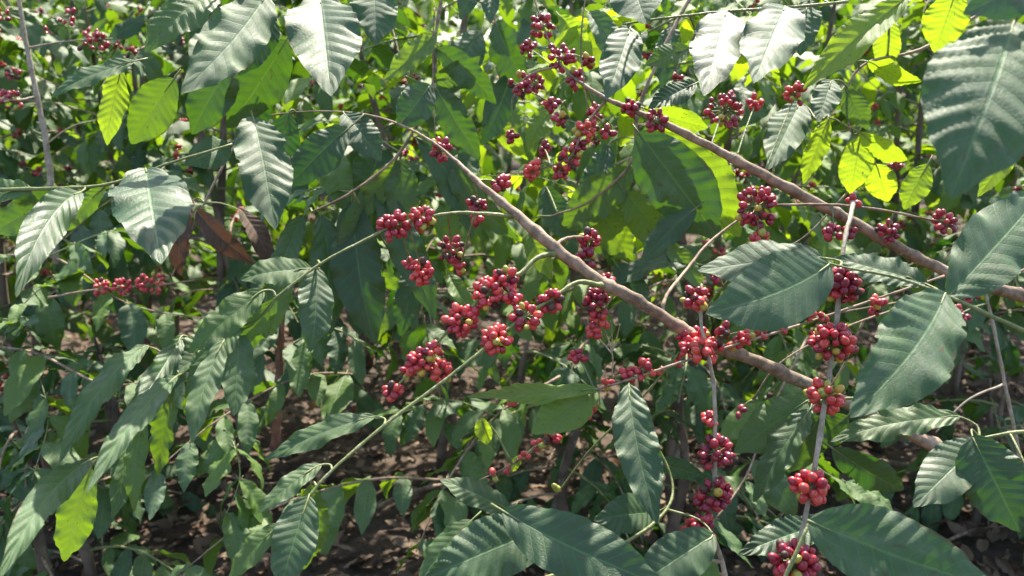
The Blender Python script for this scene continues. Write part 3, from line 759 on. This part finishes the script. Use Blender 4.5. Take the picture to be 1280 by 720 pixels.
# ---- 16 small far things the photograph shows between the leaves
e = Branch('coffee_twig', 'short coffee twig with three small pink red bunches in a row, at the left', 'coffee twig', (60, 372, 2.1))
e.stem([(60, 372, 2.1, 3), (120, 362, 2.08, 2.4), (200, 356, 2.05, 2), (245, 350, 2.05, 1.4)], M_BARK, 'stem', 6)
for (x, yy, rr, n) in [(124, 359, 12, 12), (151, 357, 11, 11), (188, 353, 16, 18), (172, 356, 9, 6)]:
    e.fruit(x, yy, 2.05, rr * 1.1, n, [M_RIPE, M_BRIGHT], cr=.0062)
f1 = Branch('coffee_branch', 'knotty pale coffee branch in the top left corner with red fruits on bare twigs', 'coffee branch', (70, 330, 2.45))
f1.stem([(70, 330, 2.45, 9), (66, 260, 2.43, 8.5), (58, 180, 2.4, 8), (44, 110, 2.38, 7), (30, 40, 2.36, 6), (18, -40, 2.34, 5)], M_PALE, 'stem', 10, knots=4)
f1.stem([(46, 120, 2.38, 3), (20, 125, 2.32, 2.2), (-20, 120, 2.3, 1.6)], M_PALE, 'twig', 6)
f1.stem([(34, 60, 2.37, 3), (80, 52, 2.34, 2.2), (140, 48, 2.3, 1.6)], M_PALE, 'twig', 6)
f1.stem([(58, 180, 2.4, 3), (90, 158, 2.36, 2), (120, 150, 2.34, 1.2)], M_PALE, 'twig', 6)
for (x, yy, rr) in [(20, 124, 9), (6, 124, 9), (16, 94, 8), (108, 50, 12), (126, 48, 11), (84, 20, 10), (132, 55, 10), (2, 20, 9)]:
    f1.fruit(x, yy, 2.33, rr * 1.3, 6, [M_RIPE, M_DARK], cr=.0072)
f2 = Branch('coffee_branch', 'slim pale coffee branch rising bare at the right edge above the low leaves', 'coffee branch', (1282, 620, 2.0))
f2.stem([(1282, 640, 2.0, 5), (1272, 560, 1.98, 4.6), (1256, 480, 1.96, 4.2), (1240, 400, 1.95, 3.6), (1222, 330, 1.95, 2.6)], M_PALE, 'stem', 8, knots=4)
f2.stem([(1256, 480, 1.96, 3), (1210, 500, 1.95, 2.2), (1170, 540, 1.95, 1.6)], M_PALE, 'twig', 6)
for (x, yy, rr) in [(1268, 350, 16), (1196, 395, 13)]: f2.fruit(x, yy, 1.9, rr * 1.2, 12, WINE)
f3 = Branch('coffee_branch', 'reddish brown upright coffee branch in the shade below the olive leaves', 'coffee branch', (345, 520, 2.3))
f3.stem([(344, 560, 2.3, 13), (348, 490, 2.28, 11), (350, 440, 2.26, 9), (354, 380, 2.25, 6), (350, 330, 2.25, 4)], bark_material('reddish_bark', (.12, .05, .035), (.32, .15, .11), 50), 'stem', 10, knots=4)
f3.spray([(350, 440, 2.26, 3), (410, 410, 2.2, 2.4), (470, 440, 2.15, 1.6)], 5, L=.12, seed=81)
f3.spray([(352, 400, 2.26, 3), (300, 400, 2.2, 2.4), (240, 440, 2.15, 1.6)], 5, L=.12, seed=82)
dl = Branch('coffee_twig', 'bare brown coffee twig with withered dark leaves beside the pale hanging leaf', 'coffee twig', (300, 170, 1.95))
dl.stem([(300, 170, 1.95, 3), (262, 240, 1.92, 2.6), (215, 345, 1.9, 2)], M_BARK, 'stem', 6)
dl.leaf((246, 262), (318, 330), 30, 1.9, .04, 20, .9, fold=.6, mat=M_DEAD, name='withered_leaf', dmg=0)
dl.leaf((300, 262), (345, 345), 26, 1.88, .04, -20, .8, fold=.5, mat=M_DEAD, name='withered_leaf', dmg=0)
dl.leaf((240, 250), (226, 345), 30, 1.92, .02, 30, 1.0, fold=.6, mat=M_DEAD, name='withered_leaf', dmg=0)
w.leaf((603, 522), (609, 556), 24, 1.5, 0, 20, .5, age=1, fold=.6)
w.leaf((650, 570), (640, 590), 12, 1.5, 0, 20, .5, age=1)
# fruit strung along the thin twig and bare pink stalks under the bunches
for (x, yy, rr, n) in [(850, 452, 8, 3), (880, 425, 11, 6), (915, 430, 10, 5), (950, 414, 9, 4), (975, 410, 8, 3), (1030, 396, 8, 3), (820, 462, 8, 3), (760, 480, 9, 4), (735, 520, 9, 4), (715, 535, 8, 3), (655, 572, 8, 3)]:
    w.fruit(x, yy, 1.42, rr, n, REDS, cr=.0062)
for i, (x0, y0, x1, y1) in enumerate([(765, 440, 752, 405), (765, 440, 775, 405), (765, 440, 763, 400), (765, 470, 765, 438), (765, 442, 742, 418)]):
    w.stem([(x0, y0, 1.44, 1.3), ((x0 + x1) / 2 + 1, (y0 + y1) / 2, 1.44, 1.1), (x1, y1, 1.44, .9)], M_PALE, 'fruit_stalk', 5)
# thin bare twigs crossing at the right
n_ = Branch('coffee_branch', 'tangled leafless coffee branch with sparse fruits behind the hanging fruit twig at the right', 'coffee branch', (1300, 330, 1.7))
n_.stem([(1300, 330, 1.7, 3), (1200, 365, 1.7, 2.4), (1080, 400, 1.68, 2), (980, 450, 1.66, 1.6), (940, 500, 1.66, 1)], M_BARK, 'stem', 6)
n_.stem([(1200, 365, 1.7, 2.2), (1110, 380, 1.66, 1.8), (1000, 400, 1.62, 1.5), (900, 420, 1.6, 1)], M_BARK, 'twig', 6)
n_.stem([(1150, 380, 1.7, 2.2), (1130, 440, 1.72, 1.8), (1150, 520, 1.74, 1.5), (1170, 600, 1.76, 1)], M_BARK, 'twig', 6)
n_.stem([(1080, 400, 1.68, 2.2), (1040, 480, 1.72, 1.8), (950, 580, 1.74, 1.5)], M_BARK, 'twig', 6)
n_.stem([(1060, 240, 1.7, 2), (1000, 300, 1.7, 1.6), (930, 330, 1.7, 1.3), (870, 400, 1.7, 1)], M_BARK, 'twig', 6)
for (x, yy, rr, n) in [(1005, 385, 12, 6), (1096, 384, 12, 6), (1215, 370, 12, 6), (925, 515, 9, 3), (1060, 415, 8, 3), (1190, 410, 10, 4), (895, 345, 10, 5)]:
    n_.fruit(x, yy, 1.66, rr, n, WINE)

# ---- 17 low branches arching through the shade, lower left and middle
LB = [('low coffee branch arching down left through the shade above the bottom edge', [(560, 600, 2.2, 4), (460, 600, 2.1, 3.4), (330, 640, 2.0, 2.6), (220, 720, 1.9, 1.6)], []),
      ('low coffee branch spreading behind the long left twig with broad green leaves', [(470, 470, 2.3, 4), (380, 470, 2.2, 3.4), (280, 520, 2.1, 2.6), (180, 600, 2.0, 1.6)], [((280, 520, 2.1, 2), (300, 590, 2.0, 1.6), (280, 650, 1.95, 1))]),
      ('low coffee branch crossing behind the drooping pale leaves at the left edge', [(-60, 430, 2.3, 4), (40, 440, 2.2, 3.4), (130, 480, 2.1, 2.6), (220, 470, 2.1, 1.6)], [((40, 440, 2.2, 2.4), (60, 520, 2.1, 1.8), (40, 600, 2.0, 1)), ((0, 436, 2.2, 2), (30, 380, 2.2, 1.6), (90, 330, 2.2, 1))]),
      ('low coffee branch with bright leaves in the left middle under the pale hanging leaf', [(-60, 330, 2.4, 4), (60, 320, 2.3, 3.2), (160, 380, 2.3, 2.6), (270, 400, 2.3, 1.6)], [((60, 320, 2.3, 2.4), (140, 290, 2.3, 1.8), (230, 300, 2.3, 1))]),
      ('low coffee branch hanging behind the bottom middle leaves in the shade', [(700, 470, 2.4, 4), (620, 520, 2.3, 3.2), (560, 600, 2.2, 2.6), (520, 690, 2.1, 1.6)], [((620, 520, 2.3, 2.4), (560, 500, 2.3, 1.8), (490, 520, 2.3, 1))]),
      ('low coffee branch in the shade behind the upright fruit twig', [(1010, 420, 2.4, 4), (960, 520, 2.2, 3.2), (930, 600, 2.1, 2.6), (860, 690, 2.0, 1.6)], [((960, 520, 2.2, 2.4), (1030, 590, 2.1, 1.8), (1090, 610, 2.1, 1))])]
for i, (lab, main, subs) in enumerate(LB):
    B_ = Branch('coffee_branch', lab, 'coffee branch', main[0][:3], 'low coffee branches in the shade')
    B_.spray(main, 7, L=.155, age=(0, .55), spread=1.0, droop=.25, seed=200 + i, mat=M_BARK, name='stem')
    for j, sb in enumerate(subs): B_.spray(list(sb), 5, L=.14, age=(0, .55), droop=.25, seed=220 + i * 5 + j)
# more, smaller bunches half hidden among the upper leaves
for (x, y, d, rr, n) in [(690, 130, 1.75, 11, 8), (660, 60, 1.8, 12, 8), (640, 170, 1.72, 10, 6), (745, 140, 1.7, 12, 8), (700, 215, 1.66, 11, 7), (760, 165, 1.66, 10, 6), (725, 185, 1.62, 12, 8), (680, 185, 1.7, 10, 6), (668, 105, 1.75, 14, 9), (735, 75, 1.72, 11, 6)]:
    r.fruit(x, y, d, rr, n, WINE)
for (x, y, d, rr, n) in [(590, 395, 1.34, 12, 8), (600, 350, 1.36, 12, 8), (640, 372, 1.34, 11, 6), (545, 440, 1.34, 12, 7), (510, 462, 1.36, 10, 5), (758, 350, 1.44, 11, 7), (742, 415, 1.43, 11, 6), (575, 335, 1.5, 10, 5), (595, 275, 1.45, 10, 5), (512, 330, 1.47, 9, 5), (880, 415, 1.4, 11, 6), (850, 428, 1.4, 10, 5)]:
    m.fruit(x, y, d, rr, n, MIX)

# =================================================================== SHRUBS BEHIND
def grow_shrub(x, y, h, label, group, n_stems=2, reach=.75, n_br=26, leafL=.14, age=(0, .3), seed=0, single=False, fruit=.26, lo=.1, zmax=None, lean=.15, hi=None, name='coffee_shrub'):
    rs = np.random.RandomState(seed)
    org = np.array([x, y, 0.])
    root = thing(name, label, 'shrub', org, group)
    leaves = []; bt = Bag(); fb = Bag(); nf = 0
    for si in range(n_stems):
        a = rs.rand() * 6.28; ln = lean * (.4 + rs.rand())
        top = np.array([math.cos(a) * ln * h, math.sin(a) * ln * h, h * (.85 + .2 * rs.rand())])
        o0 = np.array([rs.randn() * .05, rs.randn() * .05, -.03])
        path = smooth_path([[*o0, .018], [*(o0 + (top - o0) * .35 + rs.randn(3) * .03), .015], [*(o0 + (top - o0) * .7 + rs.randn(3) * .03), .011], [*top, .004]], 6)
        bs = Bag(); tube(bs, path, M_TRUNK, 8, knots=3); bs.obj('stem', root)
        nb = n_br // n_stems
        for i in range(nb):
            f = lo + (1 - lo) * (i + rs.rand() * .8) / nb
            j = min(len(path) - 1, int(f * (len(path) - 1)))
            p = path[j, :3]; az = i * 2.4 + rs.rand() * 1.2
            Lb = reach * (.55 + .6 * rs.rand()) * (1.05 - .55 * f ** 2)
            d = np.array([math.cos(az), math.sin(az), .25 + .35 * rs.rand()])
            pts = [p]; dd = nrm(d)
            for q_ in range(6):
                dd = nrm(dd + np.array([0, 0, -.16 - .1 * rs.rand()]) + rs.randn(3) * .06)
                pts.append(pts[-1] + dd * Lb / 6)
            P = np.array(pts)
            tube(bt, np.column_stack([P, np.linspace(.005, .0016, 7)]), M_BARK if rs.rand() < .5 else M_TWIG, 5, cap=False)
            npair = max(3, int(Lb * .75 / .065))
            for q_ in range(npair):
                ff = .22 + .78 * (q_ + rs.rand() * .4) / npair
                ii = min(5, int(ff * 6)); pp = P[ii] + (P[ii + 1] - P[ii]) * (ff * 6 - ii)
                td = nrm(P[ii + 1] - P[ii]); sv = nrm(np.cross(td, [0, 0, 1.]))
                for sg in (-1, 1):
                    if rs.rand() < .12: continue
                    xx = nrm(td * (.3 + .5 * rs.rand()) + sv * sg * .9 + np.array([0, 0, -.05 - .6 * rs.rand()]) + rs.randn(3) * .15)
                    leaves.append((frame(xx, np.array([0, 0, 1.]) + rs.randn(3) * .3), pp, leafL / .15 * (.65 + .55 * rs.rand()), rs.randint(NVAR), (rs.rand(), min(1, age[0] + (age[1] - age[0]) * rs.rand() ** 1.3), rs.rand() * .6)))
                if rs.rand() < fruit and ff < .7:
                    nf += 1
                    for _ in range(7):
                        dv = nrm(rs.randn(3)); add_cherry(fb, frame(np.cross(dv, [.1, .4, .2]), dv), pp + dv * .014, .0075, [M_RIPE, M_DARK, M_BRIGHT][rs.randint(3)], rs.rand(), lo=True)
    bt.obj('branches', root)
    # the hundred leaves that show largest are parts of their own
    px, py, pz = project(np.array([org + L_[1] for L_ in leaves]))
    ok = (pz > .5) & (px > -20) & (px < 1300) & (py > -20) & (py < 740)
    order = np.argsort(np.where(ok, pz, 1e3))
    own = set(order[:100].tolist()) if single else set()
    fo = Bag()
    use_hi = hi if hi is not None else single
    for i, (M3, p, s_, k_, lv) in enumerate(leaves):
        if i in own and ok[i]: leaf_object(root, np.zeros(3), k_, M3, p, s_, lv)
        else: leaf_mesh(fo, k_, M3, p, s_, lv, False)
    if fo.n:
        f_ = fo.obj('foliage', root); f_['kind'] = 'stuff'
    if nf: 
        c_ = fb.obj('cherries', root); c_['kind'] = 'stuff'
    return root

def ground_z(x, y):
    return 0.0

def gxy(px, d):                       # world x, y below a pixel column at a depth
    p = at(px, 360, d); return float(p[0]), float(p[1])

SH = [  # px, depth, height (left tops raised out of view for shade), age range, label, seed, single
    (60, 3.2, 2.1, (0, .35), 'bushy coffee shrub behind the left edge stem, its pale trunk bare low down', 1, True),
    (330, 3.3, 2.4, (0, .3), 'coffee shrub behind the long left twig, dark green and dense', 2, True),
    (560, 3.3, 2.5, (.1, .8), 'tall coffee shrub right behind the middle, its upper leaves glowing yellow green', 3, True),
    (830, 3.2, 2.1, (.1, .8), 'tall coffee shrub behind the crossing of the two bare branches', 4, True),
    (1120, 3.4, 2.2, (.1, .9), 'coffee shrub behind the sunlit young leaves at the right', 5, True),
    (1330, 3.0, 2.3, (0, .5), 'coffee shrub at the right edge behind the largest leaf', 6, True),
    (-120, 3.6, 2.3, (0, .5), 'coffee shrub cut by the left edge of the picture', 7, True),
    (190, 4.3, 2.2, (.1, .7), 'coffee shrub in the second row, behind the pale hanging leaf at the left', 8, False),
    (450, 4.5, 2.4, (.1, .9), 'coffee shrub in the second row, seen between hanging olive leaves', 9, False),
    (700, 4.8, 2.5, (.05, .8), 'coffee shrub in the second row behind the wine red bunches at the top', 10, False),
    (960, 4.6, 2.5, (.05, .8), 'coffee shrub in the second row behind the grey blue leaves at the top', 11, False),
    (1230, 4.7, 2.4, (.1, .9), 'coffee shrub in the second row behind the right edge', 12, False),
    (-20, 4.8, 2.4, (.1, .7), 'coffee shrub in the second row at the far left', 13, False)]
for (px, d, hh, ag, lab, sd, sg) in SH:
    X, Y = gxy(px, d)
    grow_shrub(X, Y, hh, lab, 'coffee shrubs standing behind the near branches', n_stems=2 if d < 4 else 3, reach=.85, n_br=44, leafL=.155, lo=.26 if px < 400 else (.3 if px < 900 else .35), age=ag, seed=sd, single=sg)
far = [(-150, 6.4), (130, 6.2), (380, 6.8), (620, 6.5), (850, 6.9), (1090, 6.3), (1350, 6.6), (0, 8.8), (280, 9.2), (540, 9), (800, 9.4), (1050, 9), (1300, 9.3), (1500, 9)]
for i, (px, d) in enumerate(far):
    X, Y = gxy(px, d)
    grow_shrub(X, Y, 2.7 + .5 * math.sin(i * 2.1), 'distant coffee shrub in the green rows at the back', 'distant coffee shrubs in rows at the back', n_stems=3, reach=1.05, n_br=46, leafL=.19, lo=.05, age=(.1, .8), seed=40 + i, fruit=.05)

# low shoots that hide most of the soil
LOW = [
       (130, 2.8, .7, 'low coffee bush under the row of pale leaves at the left'), (20, 2.2, .6, 'low coffee seedling in the bottom left corner'),
       (700, 2.7, .8, 'low coffee bush under the main branch, behind the bottom middle leaves'),
       (860, 2.6, .75, 'low coffee bush behind the upright fruit twig'), (1010, 3.6, .7, 'low coffee seedling under the right end of the main branch'),
       (1200, 4.2, .8, 'low coffee seedling behind the patch of open ground at the right'), (1290, 2.7, .55, 'low coffee seedling at the right edge near the bottom'),
       (900, 3.9, .9, 'low coffee bush far behind the upright fruit twig'),
       ]
for i, (px, d, hh, lab) in enumerate(LOW):
    X, Y = gxy(px, d)
    grow_shrub(X, Y, hh, lab, 'low coffee seedlings and bushes on the ground', n_stems=2, reach=.5, n_br=16, leafL=.14, age=(0, .3), seed=300 + i, single=True, fruit=0, lo=.15)

def grow_tree(x, y, h, crown, label, n=2600, leafL=.22, seed=0, zc=None, flatness=.45, group='tall trees added to shade the coffee', nclump=26, spread=.5, ages=(0, .5)):
    rs = np.random.RandomState(seed)
    root = thing('shade_tree', label, 'tree', (x, y, 0), group)
    zc = zc or h * .75
    tr = Bag(); tube(tr, smooth_path([[0, 0, -.1, .16], [.1, .05, zc * .4, .12], [-.05, 0, zc * .8, .09], [0, 0, h * .95, .03]], 6), M_TRUNK, 12); 
    tb = tr.obj('trunk', root)
    lb = Bag(); fo = Bag()
    for k in range(nclump):
        a = rs.rand() * 6.28; r_ = crown * math.sqrt(rs.rand()); z = zc + (rs.rand() - .45) * crown * flatness * 2
        c_ = np.array([math.cos(a) * r_, math.sin(a) * r_, z])
        z0 = min(h * .9, max(.8, z - r_ * .5 - .3))
        tube(lb, smooth_path([[0, 0, z0, .045], [*(c_ * .5 + np.array([0, 0, z0]) * .5 + rs.randn(3) * .15), .028], [*c_, .008]], 5), M_TRUNK, 6, cap=False)
        for _ in range(n // nclump):
            v = rs.randn(3) * spread * np.array([1, 1, .55]); p = c_ + v
            xx = nrm(v * .6 + rs.randn(3) * .5 + np.array([0, 0, -.4]))
            leaf_mesh(fo, rs.randint(NVAR), frame(xx, np.array([0, 0, 1.]) + rs.randn(3) * .45), p, leafL / .15 * (.6 + .7 * rs.rand()), (rs.rand(), ages[0] + (ages[1] - ages[0]) * rs.rand(), .3), False)
    lb.obj('limbs', root); f_ = fo.obj('crown', root); f_['kind'] = 'stuff'
# trees added for overhead shade, unseen crowns between the sun and the plot
grow_tree(-3.2, 10.5, 8.5, 3.6, 'tall tree added for shade behind the left rows, its unseen crown above the picture', n=1100, seed=1, zc=7)
grow_tree(3.9, 10.8, 9, 3.8, 'tall tree added for shade behind the right rows, its unseen crown above the picture', n=900, seed=2, zc=7.2)
#grow_tree(.6, 8.3, 7.5, 2.6, 'slender shade tree behind the middle rows with its crown above the picture', n=1700, seed=3, zc=6.4)
for i, (tx, ty) in enumerate([(-13, 15), (-9, 14), (-5.2, 14.5), (-1.5, 15), (2.3, 14), (6, 15), (9.6, 14), (13.5, 15)]):
    grow_tree(tx, ty, 5.2 + .6 * math.sin(i * 1.9), 2.5, 'leafy tree in the dense green edge behind the coffee rows', n=3800, leafL=.3, seed=20 + i, zc=2.3, flatness=.8, group='trees closing the plot at the back', nclump=40, spread=.7)

# =================================================================== GROUND
def build_ground():
    b = Bag()
    n = 90
    xs = np.sign(np.linspace(-1, 1, n)) * np.abs(np.linspace(-1, 1, n)) ** 2.2 * 120
    ys = np.sign(np.linspace(-1, 1, n)) * np.abs(np.linspace(-1, 1, n)) ** 2.2 * 120 + 3
    X, Y = np.meshgrid(xs, ys, indexing='ij')
    Z = .03 * np.sin(X * 2.1) * np.cos(Y * 1.7) - .03
    V = np.stack([X, Y, Z], -1).reshape(-1, 3)
    i = np.arange(n - 1)[:, None] * n; j = np.arange(n - 1)[None]
    Fq = np.stack([i + j, i + n + j, i + n + 1 + j, i + j + 1], -1).reshape(-1, 4)
    b.add(V, Fq, np.zeros((len(V), 2)), (0, 0, 0), M_SOIL)
    o = b.obj('ground'); o['kind'] = 'structure'; o['label'] = 'brown leaf strewn soil under the coffee shrubs'; o['category'] = 'ground'
build_ground()

def litter():
    rs = np.random.RandomState(5)
    b = Bag()
    dead = [leaf_arrays(.11, .05, fold=.3 + .5 * rs.rand(), bend=-1.2 + 2.4 * rs.rand(), twist=rs.randn() * .8, wave=.008, nu=8, nv=4, corr=0, seed=80 + k) for k in range(8)]
    for _ in range(13000):
        y_ = 1.4 + 6.5 * rs.rand() ** 1.2; x_ = (rs.rand() * 2 - 1) * (.8 + y_ * .75)
        V, Fq, uv, _t = dead[rs.randint(8)]
        a = rs.rand() * 6.28
        xx = np.array([math.cos(a), math.sin(a), rs.randn() * .15])
        M3 = frame(xx, np.array([0, 0, 1. if rs.rand() < .6 else -1.]) + rs.randn(3) * .25)
        b.add((V * (.3 + .65 * rs.rand())) @ M3.T + np.array([x_, y_, .005 + .03 * rs.rand()]), Fq, uv, (rs.rand(), rs.rand() ** 2, 0), M_DEAD)
    o = b.obj('leaf_litter'); o['kind'] = 'stuff'; o['label'] = 'dry brown fallen leaves covering the soil'; o['category'] = 'leaf litter'
litter()

STICKS = [(545, 612, 3.0, 30, .5, 9, 'dark fallen stick on the litter at the bottom, left of the middle'), (1160, 590, 2.6, -35, .45, 12, 'thick fallen stick on the open soil at the lower right'),
          (1230, 665, 2.2, 20, .4, 6, 'thin pale fallen stick near the bottom right corner'), (700, 560, 3.4, 70, .5, 6, 'thin fallen stick behind the bottom middle leaves'), (300, 600, 2.9, -15, .4, 6, 'thin fallen stick in the shade at the lower left')]
for (px, py, d, an, L_, r_, lab) in STICKS:
    P = at(px, py, d); P = CAM + (P - CAM) * (CAM[2] - .02) / (CAM[2] - P[2])
    a = R(an); rt = thing('fallen_stick', lab, 'stick', (P[0], P[1], .0), 'fallen sticks on the soil')
    bs = Bag(); dx, dy = math.cos(a) * L_ / 2, math.sin(a) * L_ / 2
    tube(bs, smooth_path([[-dx, -dy, .01, r_ / 1000], [-dx * .3, -dy * .2, .03, r_ / 1100], [dx * .4, dy * .5, .02, r_ / 1300], [dx, dy, .035, r_ / 2200]], 6), M_BARK, 8, knots=4)
    bs.obj('stick', rt)
    b2 = Bag(); tube(b2, smooth_path([[dx * .1, dy * .1, .02, r_ / 2000], [dx * .4 - dy * .3, dy * .4 + dx * .3, .05, r_ / 3000], [dx * .6 - dy * .6, dy * .6 + dx * .6, .06, r_ / 5000]], 5), M_BARK, 6)
    b2.obj('side_twig', rt)

# =================================================================== LIGHT
SUN_EL, SUN_AZ = R(56), R(14)      # azimuth from +Y towards +X: behind the scene, slightly right
wd = bpy.data.worlds.new('World'); scene.world = wd; wd.use_nodes = True
nt = wd.node_tree; nt.nodes.clear()
sky = nt.nodes.new('ShaderNodeTexSky'); sky.sky_type = 'NISHITA'; sky.sun_disc = False
sky.sun_elevation = SUN_EL; sky.sun_rotation = SUN_AZ; sky.altitude = 300; sky.dust_density = 2.0
bg = nt.nodes.new('ShaderNodeBackground'); bg.inputs[1].default_value = .14
wo = nt.nodes.new('ShaderNodeOutputWorld')
nt.links.new(sky.outputs[0], bg.inputs[0]); nt.links.new(bg.outputs[0], wo.inputs[0])
sd = bpy.data.lights.new('sun', 'SUN'); sd.energy = 4.6; sd.angle = R(.6); sd.color = (1, .95, .86)
so = bpy.data.objects.new('sun', sd); COL.objects.link(so)
to_sun = Vector((math.sin(SUN_AZ) * math.cos(SUN_EL), math.cos(SUN_AZ) * math.cos(SUN_EL), math.sin(SUN_EL)))
so.rotation_euler = to_sun.to_track_quat('Z', 'Y').to_euler(); so.location = (0, 0, 8)

cd = bpy.data.cameras.new('camera'); co = bpy.data.objects.new('camera', cd); COL.objects.link(co)
co.location = CAM; co.rotation_euler = (R(90) - PITCH, 0, 0)
cd.sensor_width = 36; cd.lens = F / 1280 * 36; cd.clip_end = 500; cd.clip_start = .05
cd.dof.use_dof = True; cd.dof.focus_distance = 1.35; cd.dof.aperture_fstop = 5
scene.camera = co

scene.view_settings.view_transform = 'Standard'; scene.view_settings.look = 'None'
scene.view_settings.use_white_balance = True; scene.view_settings.white_balance_temperature = 6900
scene.view_settings.gamma = 1; scene.view_settings.exposure = 1.62
scene.cycles.max_bounces = 6; scene.cycles.transparent_max_bounces = 8
scene.cycles.diffuse_bounces = 4; scene.cycles.glossy_bounces = 2; scene.cycles.transmission_bounces = 4
scene.cycles.use_denoising = True
scene.cycles.caustics_reflective = False; scene.cycles.caustics_refractive = False
scene.cycles.sample_clamp_indirect = 6
